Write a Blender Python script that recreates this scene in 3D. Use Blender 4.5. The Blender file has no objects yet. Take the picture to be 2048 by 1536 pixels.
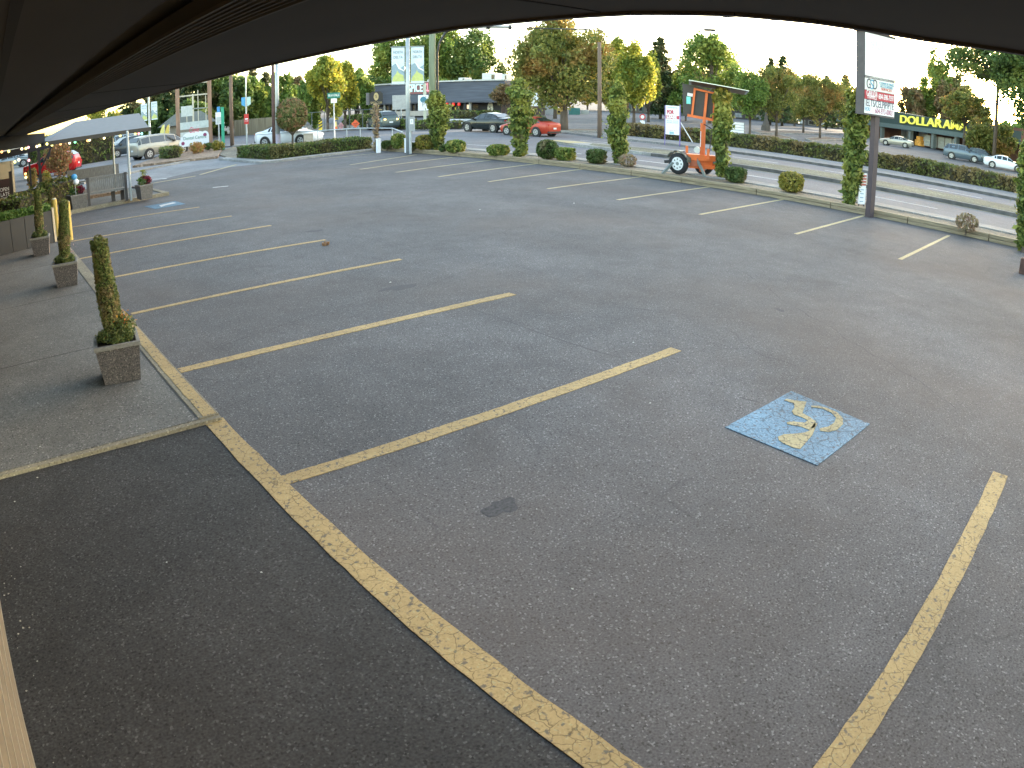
import bpy, bmesh, math, random
import numpy as np
from mathutils import Matrix, Vector
R = math.radians
sc = bpy.context.scene
col = sc.collection
random.seed(7); rng = np.random.default_rng(11)

# ------------------------------------------------------------------ camera (wide CCTV lens, calibrated on the stall lines)
PITCH, YAW, ROLL = 1.2541, -0.68348, -0.0048
CAM = np.array([-1.7406, -4.4287, 2.6652])
F0, FA, FB = 1.46826, -0.127412, 0.097066          # r = F0*(t + FA t^3 + FB t^5) * 1000 px of a 2048 px wide picture
CX, CY = 960.13, 662.68
def _rot():
    cx, sx, cz, sz, cr, sr = (math.cos(PITCH), math.sin(PITCH), math.cos(YAW), math.sin(YAW), math.cos(ROLL), math.sin(ROLL))
    return np.array([[cz,-sz,0],[sz,cz,0],[0,0,1]]) @ np.array([[1,0,0],[0,cx,-sx],[0,sx,cx]]) @ np.array([[cr,-sr,0],[sr,cr,0],[0,0,1]])
RM = _rot()
cam = bpy.data.cameras.new('camera'); cam_o = bpy.data.objects.new('camera', cam); col.objects.link(cam_o)
M = Matrix([[*RM[i], CAM[i]] for i in range(3)] + [[0,0,0,1]]); cam_o.matrix_world = M
cam.sensor_fit = 'HORIZONTAL'; cam.sensor_width = 36; cam.sensor_height = 27; cam.lens = 25.8
cam.clip_start = .02; cam.clip_end = 5000
cam.type = 'PANO'; cam.panorama_type = 'FISHEYE_LENS_POLYNOMIAL'; cam.fisheye_fov = math.pi
for i, k in enumerate((0, 3.86830087e-02, -3.01722389e-05, 1.58236789e-05, -5.00938741e-07)):
    setattr(cam, 'fisheye_polynomial_k%d' % i, -k)
cam.shift_x = (1024-CX)/2048; cam.shift_y = -(768-CY)/1536
sc.camera = cam_o
# ------------------------------------------------------------------ sky, sun, exposure
SUN_AZ, SUN_EL = 88.0, 4.0
w = bpy.data.worlds.new("World"); sc.world = w; w.use_nodes = True
nt = w.node_tree; sk = nt.nodes.new('ShaderNodeTexSky'); sk.sky_type = 'NISHITA'; sk.sun_disc = False
sk.sun_elevation = R(SUN_EL); sk.sun_rotation = R(SUN_AZ); sk.air_density = .72; sk.dust_density = .85; sk.ozone_density = .3
nt.links.new(sk.outputs[0], nt.nodes['Background'].inputs[0]); nt.nodes['Background'].inputs[1].default_value = .15
sl = bpy.data.lights.new('sun', 'SUN'); sl.energy = 2.0; sl.angle = R(.5); sl.color = (1, .86, .66)
so = bpy.data.objects.new('sun', sl); col.objects.link(so)
sd = Vector((math.sin(R(SUN_AZ))*math.cos(R(SUN_EL)), math.cos(R(SUN_AZ))*math.cos(R(SUN_EL)), math.sin(R(SUN_EL))))
so.rotation_euler = sd.to_track_quat('Z', 'Y').to_euler(); so.location = (60, 10, 40)
sc.view_settings.view_transform = 'Standard'; sc.view_settings.look = 'None'; sc.view_settings.gamma = 1
sc.view_settings.exposure = 3.58
sc.cycles.use_denoising = True; sc.cycles.max_bounces = 6; sc.cycles.transparent_max_bounces = 6
sc.cycles.sample_clamp_indirect = 4

# ------------------------------------------------------------------ measuring helpers: from the photo to the ground it shows
def ray(px, py):
    dx, dy = px-CX, py-CY; r = math.hypot(dx, dy)/1000+1e-12; t = r/F0
    for _ in range(20): t -= (F0*(t+FA*t**3+FB*t**5)-r)/(F0*(1+3*FA*t*t+5*FB*t**4))
    v = np.array([math.sin(t)*dx/(r*1000), -math.sin(t)*dy/(r*1000), -math.cos(t)])
    return RM @ v
def terrain(x, y):
    return .1 + .012*max(0., x-48.)
def spot(px, py, z=0.):
    v = ray(px, py); t = (z-CAM[2])/v[2]; p = CAM+v*t; return Vector((p[0], p[1], z))
def tspot(px, py):
    v = ray(px, py); z = .1
    for _ in range(40):
        t = (z-CAM[2])/min(v[2], -.004); p = CAM+v*t; z = .5*z+.5*terrain(p[0], p[1])
    return Vector((p[0], p[1], z))
def along(px, py, d):
    v = ray(px, py); t = d/math.hypot(v[0], v[1]); return Vector(CAM+v*t)
def high(b, px, py):                      # height of the pixel above point b's plan position
    v = ray(px, py); d = math.hypot(b[0]-CAM[0], b[1]-CAM[1]); return float(CAM[2]+v[2]*d/math.hypot(v[0], v[1]))
def face(b): return -math.atan2(b[0]-CAM[0], b[1]-CAM[1])
def ppm(b):                               # photo pixels per metre at b
    return 1430/math.hypot(b[0]-CAM[0], b[1]-CAM[1])*1.0

# ------------------------------------------------------------------ materials
def newmat(name):
    m = bpy.data.materials.new(name); m.use_nodes = True; return m, m.node_tree, m.node_tree.nodes['Principled BSDF']
def N(nt, t, **kw):
    n = nt.nodes.new(t)
    for k, v in kw.items():
        if k.startswith('i_'): n.inputs[int(k[2:])].default_value = v
        else: setattr(n, k, v)
    return n
_mc = {}
def mat(name, c, rough=.6, metal=0., var=.12, scale=6., bump=0., emit=0., spec=.5, vec=None):
    if name in _mc: return _mc[name]
    m, nt, b = newmat(name); L = nt.links.new
    tc = N(nt, 'ShaderNodeTexCoord'); no = N(nt, 'ShaderNodeTexNoise'); no.inputs['Scale'].default_value = scale; no.inputs['Detail'].default_value = 6
    if vec:
        mp = N(nt, 'ShaderNodeMapping'); mp.inputs['Scale'].default_value = vec; L(tc.outputs['Object'], mp.inputs[0]); L(mp.outputs[0], no.inputs[0])
    else: L(tc.outputs['Object'], no.inputs[0])
    r = N(nt, 'ShaderNodeMapRange'); r.inputs[1].default_value = .3; r.inputs[2].default_value = .7; r.inputs[3].default_value = 1-var; r.inputs[4].default_value = 1+var
    L(no.outputs[0], r.inputs[0])
    mx = N(nt, 'ShaderNodeMix', data_type='RGBA', blend_type='MULTIPLY'); mx.inputs[0].default_value = 1
    mx.inputs[6].default_value = (*c, 1); L(r.outputs[0], mx.inputs[7]); L(mx.outputs[2], b.inputs['Base Color'])
    b.inputs['Roughness'].default_value = rough; b.inputs['Metallic'].default_value = metal; b.inputs['Specular IOR Level'].default_value = spec
    if emit: b.inputs['Emission Color'].default_value = (*c, 1); b.inputs['Emission Strength'].default_value = emit
    if bump:
        bp = N(nt, 'ShaderNodeBump'); bp.inputs['Strength'].default_value = bump; bp.inputs['Distance'].default_value = .02
        L(no.outputs[0], bp.inputs['Height']); L(bp.outputs[0], b.inputs['Normal'])
    _mc[name] = m; return m

def ground_mat(name, base, dark, light, speck=.5, patch=.5, crack=0., brown=0., rough=.85, fine=90., bump=.5, paint=None):
    m, nt, b = newmat(name); L = nt.links.new
    tc = N(nt, 'ShaderNodeTexCoord'); O = tc.outputs['Object']
    def noise(s, d=4, mp=None):
        n = N(nt, 'ShaderNodeTexNoise'); n.inputs['Scale'].default_value = s; n.inputs['Detail'].default_value = d
        if mp:
            k = N(nt, 'ShaderNodeMapping'); k.inputs['Scale'].default_value = mp; L(O, k.inputs[0]); L(k.outputs[0], n.inputs[0])
        else: L(O, n.inputs[0])
        return n.outputs[0]
    def rng_(o, a, bb, c, d):
        r = N(nt, 'ShaderNodeMapRange'); [r.inputs[i+1].__setattr__('default_value', v) for i, v in enumerate((a, bb, c, d))]; L(o, r.inputs[0]); return r.outputs[0]
    def mix(f, a, bb, bt='MIX'):
        x = N(nt, 'ShaderNodeMix', data_type='RGBA', blend_type=bt)
        for s, v in ((0, f), (6, a), (7, bb)):
            if isinstance(v, (int, float)): x.inputs[s].default_value = v
            elif isinstance(v, tuple): x.inputs[s].default_value = (*v, 1)
            else: L(v, x.inputs[s])
        return x.outputs[2]
    vo = N(nt, 'ShaderNodeTexVoronoi'); vo.inputs['Scale'].default_value = fine; L(O, vo.inputs[0])
    gr = N(nt, 'ShaderNodeRGBToBW'); L(vo.outputs['Color'], gr.inputs[0])
    f1 = rng_(gr.outputs[0], .2, .8, 0, 1)
    c = mix(rng_(noise(fine*.8, 6), .3, .7, 0, 1), dark, light)
    c = mix(speck, base, c)
    c = mix(rng_(gr.outputs[0], .80, .9, 0, speck*.55), c, tuple(min(1, v*2.6) for v in light))
    c = mix(rng_(gr.outputs[0], .26, .14, 0, speck*.8), c, tuple(v*.35 for v in dark))
    p1 = rng_(noise(.35, 6), .35, .68, 1-.28*patch, 1+.22*patch)
    p2 = rng_(noise(2.3, 8), .3, .7, 1-.2*patch, 1+.16*patch)
    p3 = rng_(noise(.5, 6, (1, .14, 1)), .35, .65, 1-.14*patch, 1+.12*patch)
    for p in (p1, p2, p3): c = mix(1., c, p, 'MULTIPLY')
    # darker worn blotches
    c = mix(rng_(noise(.9, 7), .6, .72, 0, .35*patch), c, tuple(v*.6 for v in dark))
    if brown: c = mix(rng_(noise(.22, 4), .45, .7, 0, brown), c, tuple((base[0]*1.35, base[1]*1.02, base[2]*.78)))
    if crack:
        wn = N(nt, 'ShaderNodeTexNoise'); wn.inputs['Scale'].default_value = 3; wn.inputs['Detail'].default_value = 5; L(O, wn.inputs[0])
        ad = N(nt, 'ShaderNodeVectorMath', operation='MULTIPLY_ADD'); ad.inputs[1].default_value = (.25, .25, .25); L(wn.outputs['Color'], ad.inputs[0]); L(O, ad.inputs[2])
        v2 = N(nt, 'ShaderNodeTexVoronoi', feature='DISTANCE_TO_EDGE'); v2.inputs['Scale'].default_value = crack; L(ad.outputs[0], v2.inputs[0])
        msk = rng_(noise(.6, 3), .52, .6, 0, 1) if not paint else 1.
        cr = rng_(v2.outputs['Distance'], .006 if not paint else .03, .0, 0, .3 if not paint else .7)
        if not paint:
            mm = N(nt, 'ShaderNodeMath', operation='MULTIPLY'); L(cr, mm.inputs[0]); L(msk, mm.inputs[1]); cr = mm.outputs[0]
        c = mix(cr, c, tuple(v*(.5 if not paint else .16) for v in dark))
    if paint:      # worn patches where the asphalt shows through
        c = mix(rng_(noise(26, 8), .57, .66, 0, paint), c, (.075, .075, .078))
        c = mix(rng_(gr.outputs[0], .84, .9, 0, .45*paint), c, (.09, .09, .09))
    L(c, b.inputs['Base Color']); b.inputs['Roughness'].default_value = rough; b.inputs['Specular IOR Level'].default_value = .35
    bp = N(nt, 'ShaderNodeBump'); bp.inputs['Strength'].default_value = bump; bp.inputs['Distance'].default_value = .006
    L(f1, bp.inputs['Height']); L(bp.outputs[0], b.inputs['Normal'])
    return m

LEAF_GAIN = {'orange_flowers': 1, 'white_blooms': 1, 'burgundy_leaves': 1.3, 'golden_leaves': 1.15, 'dry_leaves': 1.2, 'vine_leaves': 1.5, 'conifer_needles': 1.9, 'dark_tree_leaves': 2.7, 'green_tree_leaves': 2.3, 'autumn_tree_leaves': 2.0, 'yellow_tree_leaves': 1.7, 'far_tree_leaves': 1.7, 'brown_tree_leaves': 1.5, 'grass_blades': 1.}
def leaf_mat(name, pal, pal2=None, trans=.35, nscale=.6, lo=.47):
    m, nt, b = newmat(name); L = nt.links.new
    g = N(nt, 'ShaderNodeNewGeometry'); tc = N(nt, 'ShaderNodeTexCoord')
    def ramp(src, p):
        k_ = LEAF_GAIN.get(name, 1.5); p = [(min(.62, a*k_), min(.62, b_*k_), min(.5, c__*k_)) for a, b_, c__ in p]
        r = N(nt, 'ShaderNodeValToRGB'); r.color_ramp.interpolation = 'LINEAR'; e = r.color_ramp.elements
        while len(e) < len(p): e.new(.5)
        for i, c in enumerate(p): e[i].position = i/(len(p)-1); e[i].color = (*c, 1)
        L(src, r.inputs[0]); return r.outputs[0]
    c = ramp(g.outputs['Random Per Island'], pal)
    if pal2:
        n = N(nt, 'ShaderNodeTexNoise'); n.inputs['Scale'].default_value = nscale; n.inputs['Detail'].default_value = 3; L(tc.outputs['Object'], n.inputs[0])
        r = N(nt, 'ShaderNodeMapRange'); r.inputs[1].default_value = lo; r.inputs[2].default_value = lo+.13; L(n.outputs[0], r.inputs[0])
        x = N(nt, 'ShaderNodeMix', data_type='RGBA'); L(r.outputs[0], x.inputs[0]); L(c, x.inputs[6]); L(ramp(g.outputs['Random Per Island'], pal2), x.inputs[7]); c = x.outputs[2]
    L(c, b.inputs['Base Color']); b.inputs['Roughness'].default_value = .55; b.inputs['Specular IOR Level'].default_value = .3
    tr = N(nt, 'ShaderNodeBsdfTranslucent'); L(c, tr.inputs[0]); ms = N(nt, 'ShaderNodeMixShader'); ms.inputs[0].default_value = trans
    L(b.outputs[0], ms.inputs[1]); L(tr.outputs[0], ms.inputs[2]); L(ms.outputs[0], nt.nodes['Material Output'].inputs[0])
    return m

# ------------------------------------------------------------------ mesh helpers
class MB:
    def __init__(s): s.v = []; s.f = []; s.cuts = []
    def add(s, vs, fs):
        o = len(s.v); s.cuts.append((o, len(s.f))); s.v += [tuple(v) for v in vs]; s.f += [tuple(o+i for i in f) for f in fs]; return s
    def box(s, x0, x1, y0, y1, z0, z1, taper=0.):
        t = taper
        return s.add([(x0,y0,z0),(x1,y0,z0),(x1,y1,z0),(x0,y1,z0),(x0-t,y0-t,z1),(x1+t,y0-t,z1),(x1+t,y1+t,z1),(x0-t,y1+t,z1)],
                     [(0,3,2,1),(4,5,6,7),(0,1,5,4),(1,2,6,5),(2,3,7,6),(3,0,4,7)])
    def tube(s, a, b, r0, r1=None, n=10, caps=True):
        a, b = Vector(a), Vector(b); r1 = r0 if r1 is None else r1; d = (b-a).normalized()
        u = d.orthogonal().normalized(); v = d.cross(u)
        vs = [a+(u*math.cos(6.28318*i/n)+v*math.sin(6.28318*i/n))*r0 for i in range(n)]+[b+(u*math.cos(6.28318*i/n)+v*math.sin(6.28318*i/n))*r1 for i in range(n)]
        fs = [(i, (i+1) % n, n+(i+1) % n, n+i) for i in range(n)]
        if caps: fs += [tuple(range(n-1, -1, -1)), tuple(range(n, 2*n))]
        return s.add(vs, fs)
    def path(s, pts, r, n=8):
        for a, b in zip(pts, pts[1:]): s.tube(a, b, r, r, n)
        return s
    def bar(s, a, b, w, h):
        a, b = Vector(a), Vector(b); d = (b-a).normalized(); u = d.cross(Vector((0,0,1)))
        u = u.normalized() if u.length > .05 else Vector((1,0,0)); v = u.cross(d).normalized()
        q = [(-w/2,-h/2),(w/2,-h/2),(w/2,h/2),(-w/2,h/2)]
        return s.add([a+u*x+v*y for x, y in q]+[b+u*x+v*y for x, y in q], [(3,2,1,0),(4,5,6,7),(0,1,5,4),(1,2,6,5),(2,3,7,6),(3,0,4,7)])
    def prism(s, pts, z0, z1):            # polygon in plan, extruded
        n = len(pts); z = (lambda p, zz: zz(p[0], p[1]) if callable(zz) else zz)
        return s.add([(p[0], p[1], z(p, z0)) for p in pts]+[(p[0], p[1], z(p, z1)) for p in pts],
                     [tuple(range(n-1, -1, -1)), tuple(range(n, 2*n))]+[(i, (i+1) % n, n+(i+1) % n, n+i) for i in range(n)])
    def slab(s, pts, y0, y1):             # polygon in x,z, extruded along y (y0 front)
        n = len(pts)
        return s.add([(p[0], y0, p[1]) for p in pts]+[(p[0], y1, p[1]) for p in pts],
                     [tuple(range(n)), tuple(range(2*n-1, n-1, -1))]+[((i+1) % n, i, n+i, n+(i+1) % n) for i in range(n)])
    def disc(s, c, r, y0, y1, n=24, rz=None):
        return s.slab([(c[0]+r*math.cos(6.28318*i/n), c[1]+(rz or r)*math.sin(6.28318*i/n)) for i in range(n)], y0, y1)
def fixn(me):
    bm = bmesh.new(); bm.from_mesh(me); bmesh.ops.recalc_face_normals(bm, faces=bm.faces); bm.to_mesh(me); bm.free()
def obj(name, mb, m, parent=None, smooth=False, bevel=0., label=None, loc=None, rotz=0.):
    me = bpy.data.meshes.new(name)
    if isinstance(mb, MB): me.from_pydata(mb.v, [], mb.f); me.update(); fixn(me)
    else: me = mb
    if m and not len(me.materials): me.materials.append(m)
    if smooth: me.polygons.foreach_set('use_smooth', [True]*len(me.polygons))
    o = bpy.data.objects.new(name, me); col.objects.link(o)
    if parent: o.parent = parent
    if loc is not None: o.location = loc
    if rotz: o.rotation_euler.z = rotz
    if bevel:
        b = o.modifiers.new('bevel', 'BEVEL'); b.width = bevel; b.segments = 2; b.limit_method = 'ANGLE'
    if label: o['label'] = label
    return o
def objs(name, mb, m, parent=None, **kw):      # every solid added to mb becomes a part of its own
    c = mb.cuts+[(len(mb.v), len(mb.f))]; out = []
    for (v0, f0), (v1, f1) in zip(c, c[1:]):
        q = MB(); q.v = mb.v[v0:v1]; q.f = [tuple(i-v0 for i in f) for f in mb.f[f0:f1]]; out.append(obj(name, q, m, parent, **kw))
    return out
def tag(o, label, cat, group=None, kind=None):
    o['label'] = label; o['category'] = cat
    if group: o['group'] = group
    if kind: o['kind'] = kind
    return o
def thing(name, label, cat, loc=(0,0,0), rotz=0., group=None):
    o = bpy.data.objects.new(name, None); col.objects.link(o); o.location = loc; o.rotation_euler.z = rotz; o.empty_display_size = .2
    return tag(o, label, cat, group)
def struct(name, mb, m, kind='structure'):
    o = obj(name, mb, m); o['kind'] = kind; return o
def copy_tree(o, parent=None):
    kids = [c for c in bpy.data.objects if c.parent == o]
    c = o.copy(); col.objects.link(c); c.parent = parent
    for k in kids: copy_tree(k, c)
    return c
def text(s, size, m, parent, x=0., z=0., y=-.01, w=None, name='lettering', depth=.004, shear=0., bold=0.):
    cu = bpy.data.curves.new('t', 'FONT'); cu.body = s; cu.size = size; cu.align_x = 'CENTER'; cu.align_y = 'CENTER'
    cu.extrude = depth; cu.shear = shear; cu.offset = bold
    t = bpy.data.objects.new('t', cu); col.objects.link(t); bpy.context.view_layer.update()
    me = bpy.data.meshes.new_from_object(t); bpy.data.objects.remove(t); bpy.data.curves.remove(cu)
    n = len(me.vertices); co = np.empty(n*3); me.vertices.foreach_get('co', co); co = co.reshape(-1, 3)
    sx = (w/(co[:,0].max()-co[:,0].min())) if w and n else 1.
    out = np.stack([co[:,0]*sx+x, y-co[:,2], co[:,1]+z], 1); me.vertices.foreach_set('co', out.ravel()); me.update()
    return obj(name, me, m, parent)

# leaves: many small kite-shaped faces
def leaves_mesh(name, pts, size, m, flat=0., asp=1.6, normals=None, extra=None):
    n = len(pts); sz = size*(.65+.7*rng.random(n))[:, None]
    if normals is None: nn = rng.normal(size=(n, 3))
    else: nn = normals+rng.normal(size=(n, 3))*.55
    nn[:, 2] += flat; nn /= np.linalg.norm(nn, axis=1)[:, None]+1e-9
    a = np.cross(nn, rng.normal(size=(n, 3))); a /= np.linalg.norm(a, axis=1)[:, None]+1e-9; b = np.cross(nn, a)
    q = np.stack([pts-a*sz*.5*asp, pts-b*sz*.42, pts+a*sz*.5*asp+nn*sz*.12, pts+b*sz*.42], 1).reshape(-1, 3)
    me = bpy.data.meshes.new(name); nv, nf = len(q), n
    ev, ef = (extra.v, extra.f) if extra else ([], [])
    me.vertices.add(nv); me.vertices.foreach_set('co', q.ravel()); me.loops.add(nf*4); me.loops.foreach_set('vertex_index', np.arange(nf*4))
    me.polygons.add(nf); me.polygons.foreach_set('loop_start', np.arange(nf)*4); me.polygons.foreach_set('loop_total', np.full(nf, 4)); me.update(calc_edges=True)
    me.materials.append(m); return me
def blob_pts(c, r, n, shell=.75):
    d = rng.normal(size=(n, 3)); d /= np.linalg.norm(d, axis=1)[:, None]
    rad = (shell+(1-shell)*rng.random(n))[:, None]
    return np.array(c)+d*rad*np.array(r), d

exec_order = None
# ================================================================== SURFACES
asph = ground_mat('lot_asphalt', (.101,.098,.1), (.054,.052,.054), (.165,.16,.16), speck=.8, patch=.62, crack=.3, brown=.35, fine=88.)
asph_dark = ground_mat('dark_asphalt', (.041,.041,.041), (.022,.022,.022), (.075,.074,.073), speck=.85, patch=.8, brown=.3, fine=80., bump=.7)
road_m = ground_mat('road_asphalt', (.148,.147,.156), (.118,.117,.124), (.18,.179,.19), speck=.5, patch=.45, fine=25., bump=.2)
plaza_m = ground_mat('plaza_asphalt', (.125,.125,.13), (.1,.1,.105), (.16,.16,.165), speck=.5, patch=.6, fine=20., bump=.2)
conc = ground_mat('concrete_walk', (.145,.142,.13), (.095,.092,.085), (.21,.2,.185), speck=.75, patch=.6, fine=75., bump=.4)
kerb_m = ground_mat('kerb_concrete', (.26,.225,.155), (.18,.155,.11), (.34,.3,.22), speck=.6, patch=.9, fine=60.)
curb_m = ground_mat('road_curb', (.3,.29,.27), (.22,.21,.2), (.38,.37,.34), speck=.6, patch=.8, fine=30.)
yel = ground_mat('yellow_paint', (.43,.3,.13), (.35,.245,.1), (.52,.37,.17), speck=.4, patch=.5, crack=9., fine=90., paint=.75, rough=.75)
yel_far = ground_mat('faded_yellow_paint', (.47,.38,.2), (.4,.32,.17), (.55,.46,.28), speck=.4, patch=.5, fine=60., paint=.6, rough=.75)
blue_p = ground_mat('blue_paint', (.095,.2,.285), (.04,.1,.15), (.17,.3,.4), speck=.6, patch=.9, crack=5., fine=80., paint=.8, rough=.7)
white_p = ground_mat('white_paint', (.6,.6,.58), (.5,.5,.48), (.7,.7,.68), speck=.4, patch=.6, fine=50., paint=.5)
dirt_m = ground_mat('bed_soil', (.2,.165,.12), (.12,.1,.07), (.28,.24,.18), speck=.8, patch=.9, fine=30., bump=.8)
grass_m = ground_mat('median_turf', (.13,.135,.09), (.09,.1,.06), (.2,.19,.13), speck=.8, patch=.8, fine=14., bump=.8)

g = MB(); xs = [-900, 20, 22, 48, 1200]; gz = [-.06, -.06, .04, .04, .04+.012*1152]
for i in range(4):
    g.add([(xs[i],-900,gz[i]),(xs[i+1],-900,gz[i+1]),(xs[i+1],1200,gz[i+1]),(xs[i],1200,gz[i])], [(0,1,2,3)])
struct('ground', g, ground_mat('earth', (.13,.125,.1), (.09,.085,.07), (.18,.17,.14), fine=3., patch=1.))
WX = 19.45
struct('parking_lot', MB().prism([(-.0,-40),(WX,-40),(WX,31.2),(13,31.2),(13,29.3),(9,30.6),(4.6,27.2),(4.6,21),(.9,20.2),(-.1,14.2),(-.1,1.42),(-2.6,1.42),(-2.6,-40)][1:], -.05, 0), asph)
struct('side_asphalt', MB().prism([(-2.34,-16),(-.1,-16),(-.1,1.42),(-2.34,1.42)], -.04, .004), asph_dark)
# driveway and the side lot on the left
struct('driveway', MB().prism([(-30,20.5),(.5,20.5),(4.6,27.2),(9,30.6),(13,29.3),(13,37),(19,52),(12,66),(-6,80),(-60,80)], -.05, -.012), ground_mat('pale_asphalt', (.2,.2,.205), (.16,.16,.165), (.25,.25,.25), speck=.5, patch=.6, fine=30.))
struct('road', MB().prism([(21.9,-160),(37.2,-160),(37.4,20),(38.2,30),(41,38),(40,47.5),(36,53.7),(32.2,62),(29.4,79),(14,120),(-40,190),(-70,180),(-6,100),(12,66),(18.4,50),(21.2,42),(21.9,33)], -.05, .1), road_m)
struct('plaza_parking_lot', MB().prism([(42.6,-120),(260,-120),(260,260),(60,260),(48,84),(41.5,62),(41,38),(42.6,31)], lambda x, y: terrain(x, y)-.06, lambda x, y: terrain(x, y)+.02), plaza_m)
o = bpy.data.objects['plaza_parking_lot']
# the sheet bends where the plaza starts to rise
bpy.data.objects.remove(o)
def sloped(pts_list, dz): 
    m = MB()
    for pts in pts_list: m.add([(x, y, terrain(x, y)+dz) for x, y in pts], [tuple(range(len(pts)))])
    return m
struct('plaza_parking_lot', sloped([[(41.8,-120),(48,-120),(48,84),(41.5,62),(41,38),(41.8,31)], [(48,-120),(320,-120),(320,300),(48,300),(48,84)]], .012), plaza_m)
struct('plaza_front_pavement', MB().prism([(37.35,-120),(37.35,20),(38.1,30),(40.2,36),(41.8,34),(41.8,-120)], .0, .24), ground_mat('grey_pavement', (.2,.195,.19), (.15,.145,.14), (.26,.25,.24), fine=20., speck=.5, patch=.5))
struct('far_pavement', MB().prism([(41.2,46.8),(42.6,49),(38.4,56),(34.8,64),(31.8,80),(18,118),(-36,192),(-40,189.9),(13.9,119.5),(29.3,79),(32.1,62),(35.9,53.6),(39.9,47.4)], .0, .24), conc)
# median island with a yellow nose
md = [(27.7,-160),(27.7,18),(28.6,24),(30.2,28.2),(31,27.6),(31.1,20),(31.1,-160)]
struct('median', MB().prism(md, .0, .25), curb_m)
struct('median_turf', MB().prism([(28.0,-150),(28.0,18),(28.9,23.4),(30.3,24.4),(30.8,20),(30.8,-150)], .24, .262), grass_m, 'stuff')
struct('median_nose_paint', MB().prism([(28.9,25),(30.1,28),(30.8,27.3),(30.7,24.9)], .252, .2560), yel_far)
# bed between the timber wall and the road, with its pavement
struct('wall_bed', MB().prism([(19.6,-60),(21.0,-60),(21.0,33),(19.6,33)], -.04, .15), dirt_m)
struct('roadside_pavement', MB().prism([(21.0,-60),(21.9,-60),(21.9,33),(21.2,42),(18.4,50),(17.6,49.6),(20.3,41.6),(21.0,33)], -.04, .19), ground_mat('pale_pavement', (.3,.285,.26), (.24,.23,.21), (.36,.34,.31), fine=30.))
struct('hedge_bed', MB().prism([(19.6,33),(21.0,33),(20.3,41.6),(17.6,49.6),(14.2,44),(12.7,36.5),(12.55,30.2),(19.6,31.1)], -.04, .07), dirt_m)
struct('hedge_kerb', MB().prism([(12.1,36.8),(12.0,29.6),(13.0,29.3),(19.35,30.4),(19.35,30.95),(13.1,30.1),(12.6,30.4),(12.6,36.8)], -.04, .11), curb_m)
# left pavement in front of the building, its kerb, joints
struct('pavement', MB().prism([(-7,1.44),(-.2,1.44),(-.2,14.0),(-7,13.4)], -.04, .045), conc)
jm = mat('dark_joint', (.05,.048,.045), .9)
for y in (4.35, 7.6, 10.9):
    struct('pavement_joint', MB().box(-6, -.22, y-.008, y+.008, .04, .0465), jm)
struct('pavement_joint', MB().box(-.222, -.208, 1.5, 13.9, .04, .0468), jm)
k = MB().prism([(-.2,1.44),(.0,1.44),(.0,14.2),(-.2,14.2)], -.04, .05)
struct('pavement_kerb', k, kerb_m)
struct('pavement_end_kerb', MB().prism([(-7,1.37),(-.0,1.37),(-.0,1.437),(-7,1.437)], -.04, .038), kerb_m)
# kerbed island by the bench
isl = [(-.1,14.3),(.85,20.25),(4.62,21.0),(4.55,23.4),(-8,23.6),(-8,14.3)]
struct('bench_island', MB().prism(isl, -.04, .1), conc)
struct('island_kerb', MB().prism([(-.2,14.3),(-.05,14.3),(.93,20.15),(4.75,20.9),(4.7,23.5),(4.5,23.5),(4.52,21.1),(.78,20.34)], -.04, .125), kerb_m)
struct('planted_bank', MB().prism([(-14,24),(3.6,24),(4.2,27.6),(-14,29.5)], -.04, .16), ground_mat('bark_mulch', (.2,.12,.07), (.12,.08,.05), (.3,.2,.13), fine=14., speck=.8))
struct('far_island_bed', MB().prism([(7.5,41),(12.6,38.5),(17.2,50.5),(19.5,62),(16,64),(13,52)], -.04, .13), ground_mat('red_mulch', (.26,.17,.11), (.17,.11,.07), (.36,.26,.18), fine=8., speck=.8))
struct('far_kerb', MB().prism([(3.2,33.5),(12.2,40.2),(12.1,40.5),(3.0,33.9)], -.04, .08), curb_m)

# painted lines
def wob(a, b, wid, n=14):
    a, b = Vector(a), Vector(b); d = (b-a).normalized(); u = Vector((-d.y, d.x, 0))*wid/2; L_, R_ = [], []
    for i in range(n+1):
        p = a.lerp(b, i/n); j = lambda: 1+random.uniform(-.07, .07)
        L_.append(p+u*j()); R_.append(p-u*j())
    return [(p.x, p.y) for p in L_]+[(p.x, p.y) for p in reversed(R_)]
def line(a, b, wid, m=None, group=None, z=.0, far=False, n=14):
    o = struct('painted_line', MB().prism(wob(a, b, wid, n), z+.001, z+.0055), m or yel); return o
near = [(566,962),(358,742),(262,628),(188,562),(157,518),(141,483),(134,456)]
farp = [(1352,699),(1025,588),(802,519),(651,480),(542,451),(463,432),(398,414)]
for i, (a, b) in enumerate(zip(near, farp)):
    line(spot(*a), spot(*b), .15 if i < 2 else .11, n=30)
line(spot(2000,948), spot(1645,1560), .15, n=30)
struct('painted_line', MB().prism(wob((-.07,-9,0), (-.07,1.42,0), .19, 60), .0045, .0095), yel)
struct('painted_line', MB().prism(wob((-.085,1.46,0), (-.085,5.5,0), .13, 26), .05, .0535), yel)
rn = [(1898,471),(1729,431),(1571,398),(1425,373),(1297,352),(1174,337.5),(1072,328),(980,321),(905,315),(832,310)]
rf = [(1800,519),(1592,468),(1400,429),(1235,400),(1095,378),(977,364),(877,354),(793,345),(720,339),(700,330)]
for i, (a, b) in enumerate(zip(rn, rf)): line(spot(*a), spot(*b), .1, yel_far)
line(spot(765,306), spot(640,318), .08, yel_far); line(spot(425,375), spot(456,372), .12, white_p)
line(spot(272,372), spot(390,352), .16, yel_far); line(spot(400,349), spot(472,329), .16, yel_far); line(spot(296,359), spot(332,357), .14, white_p)
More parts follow.
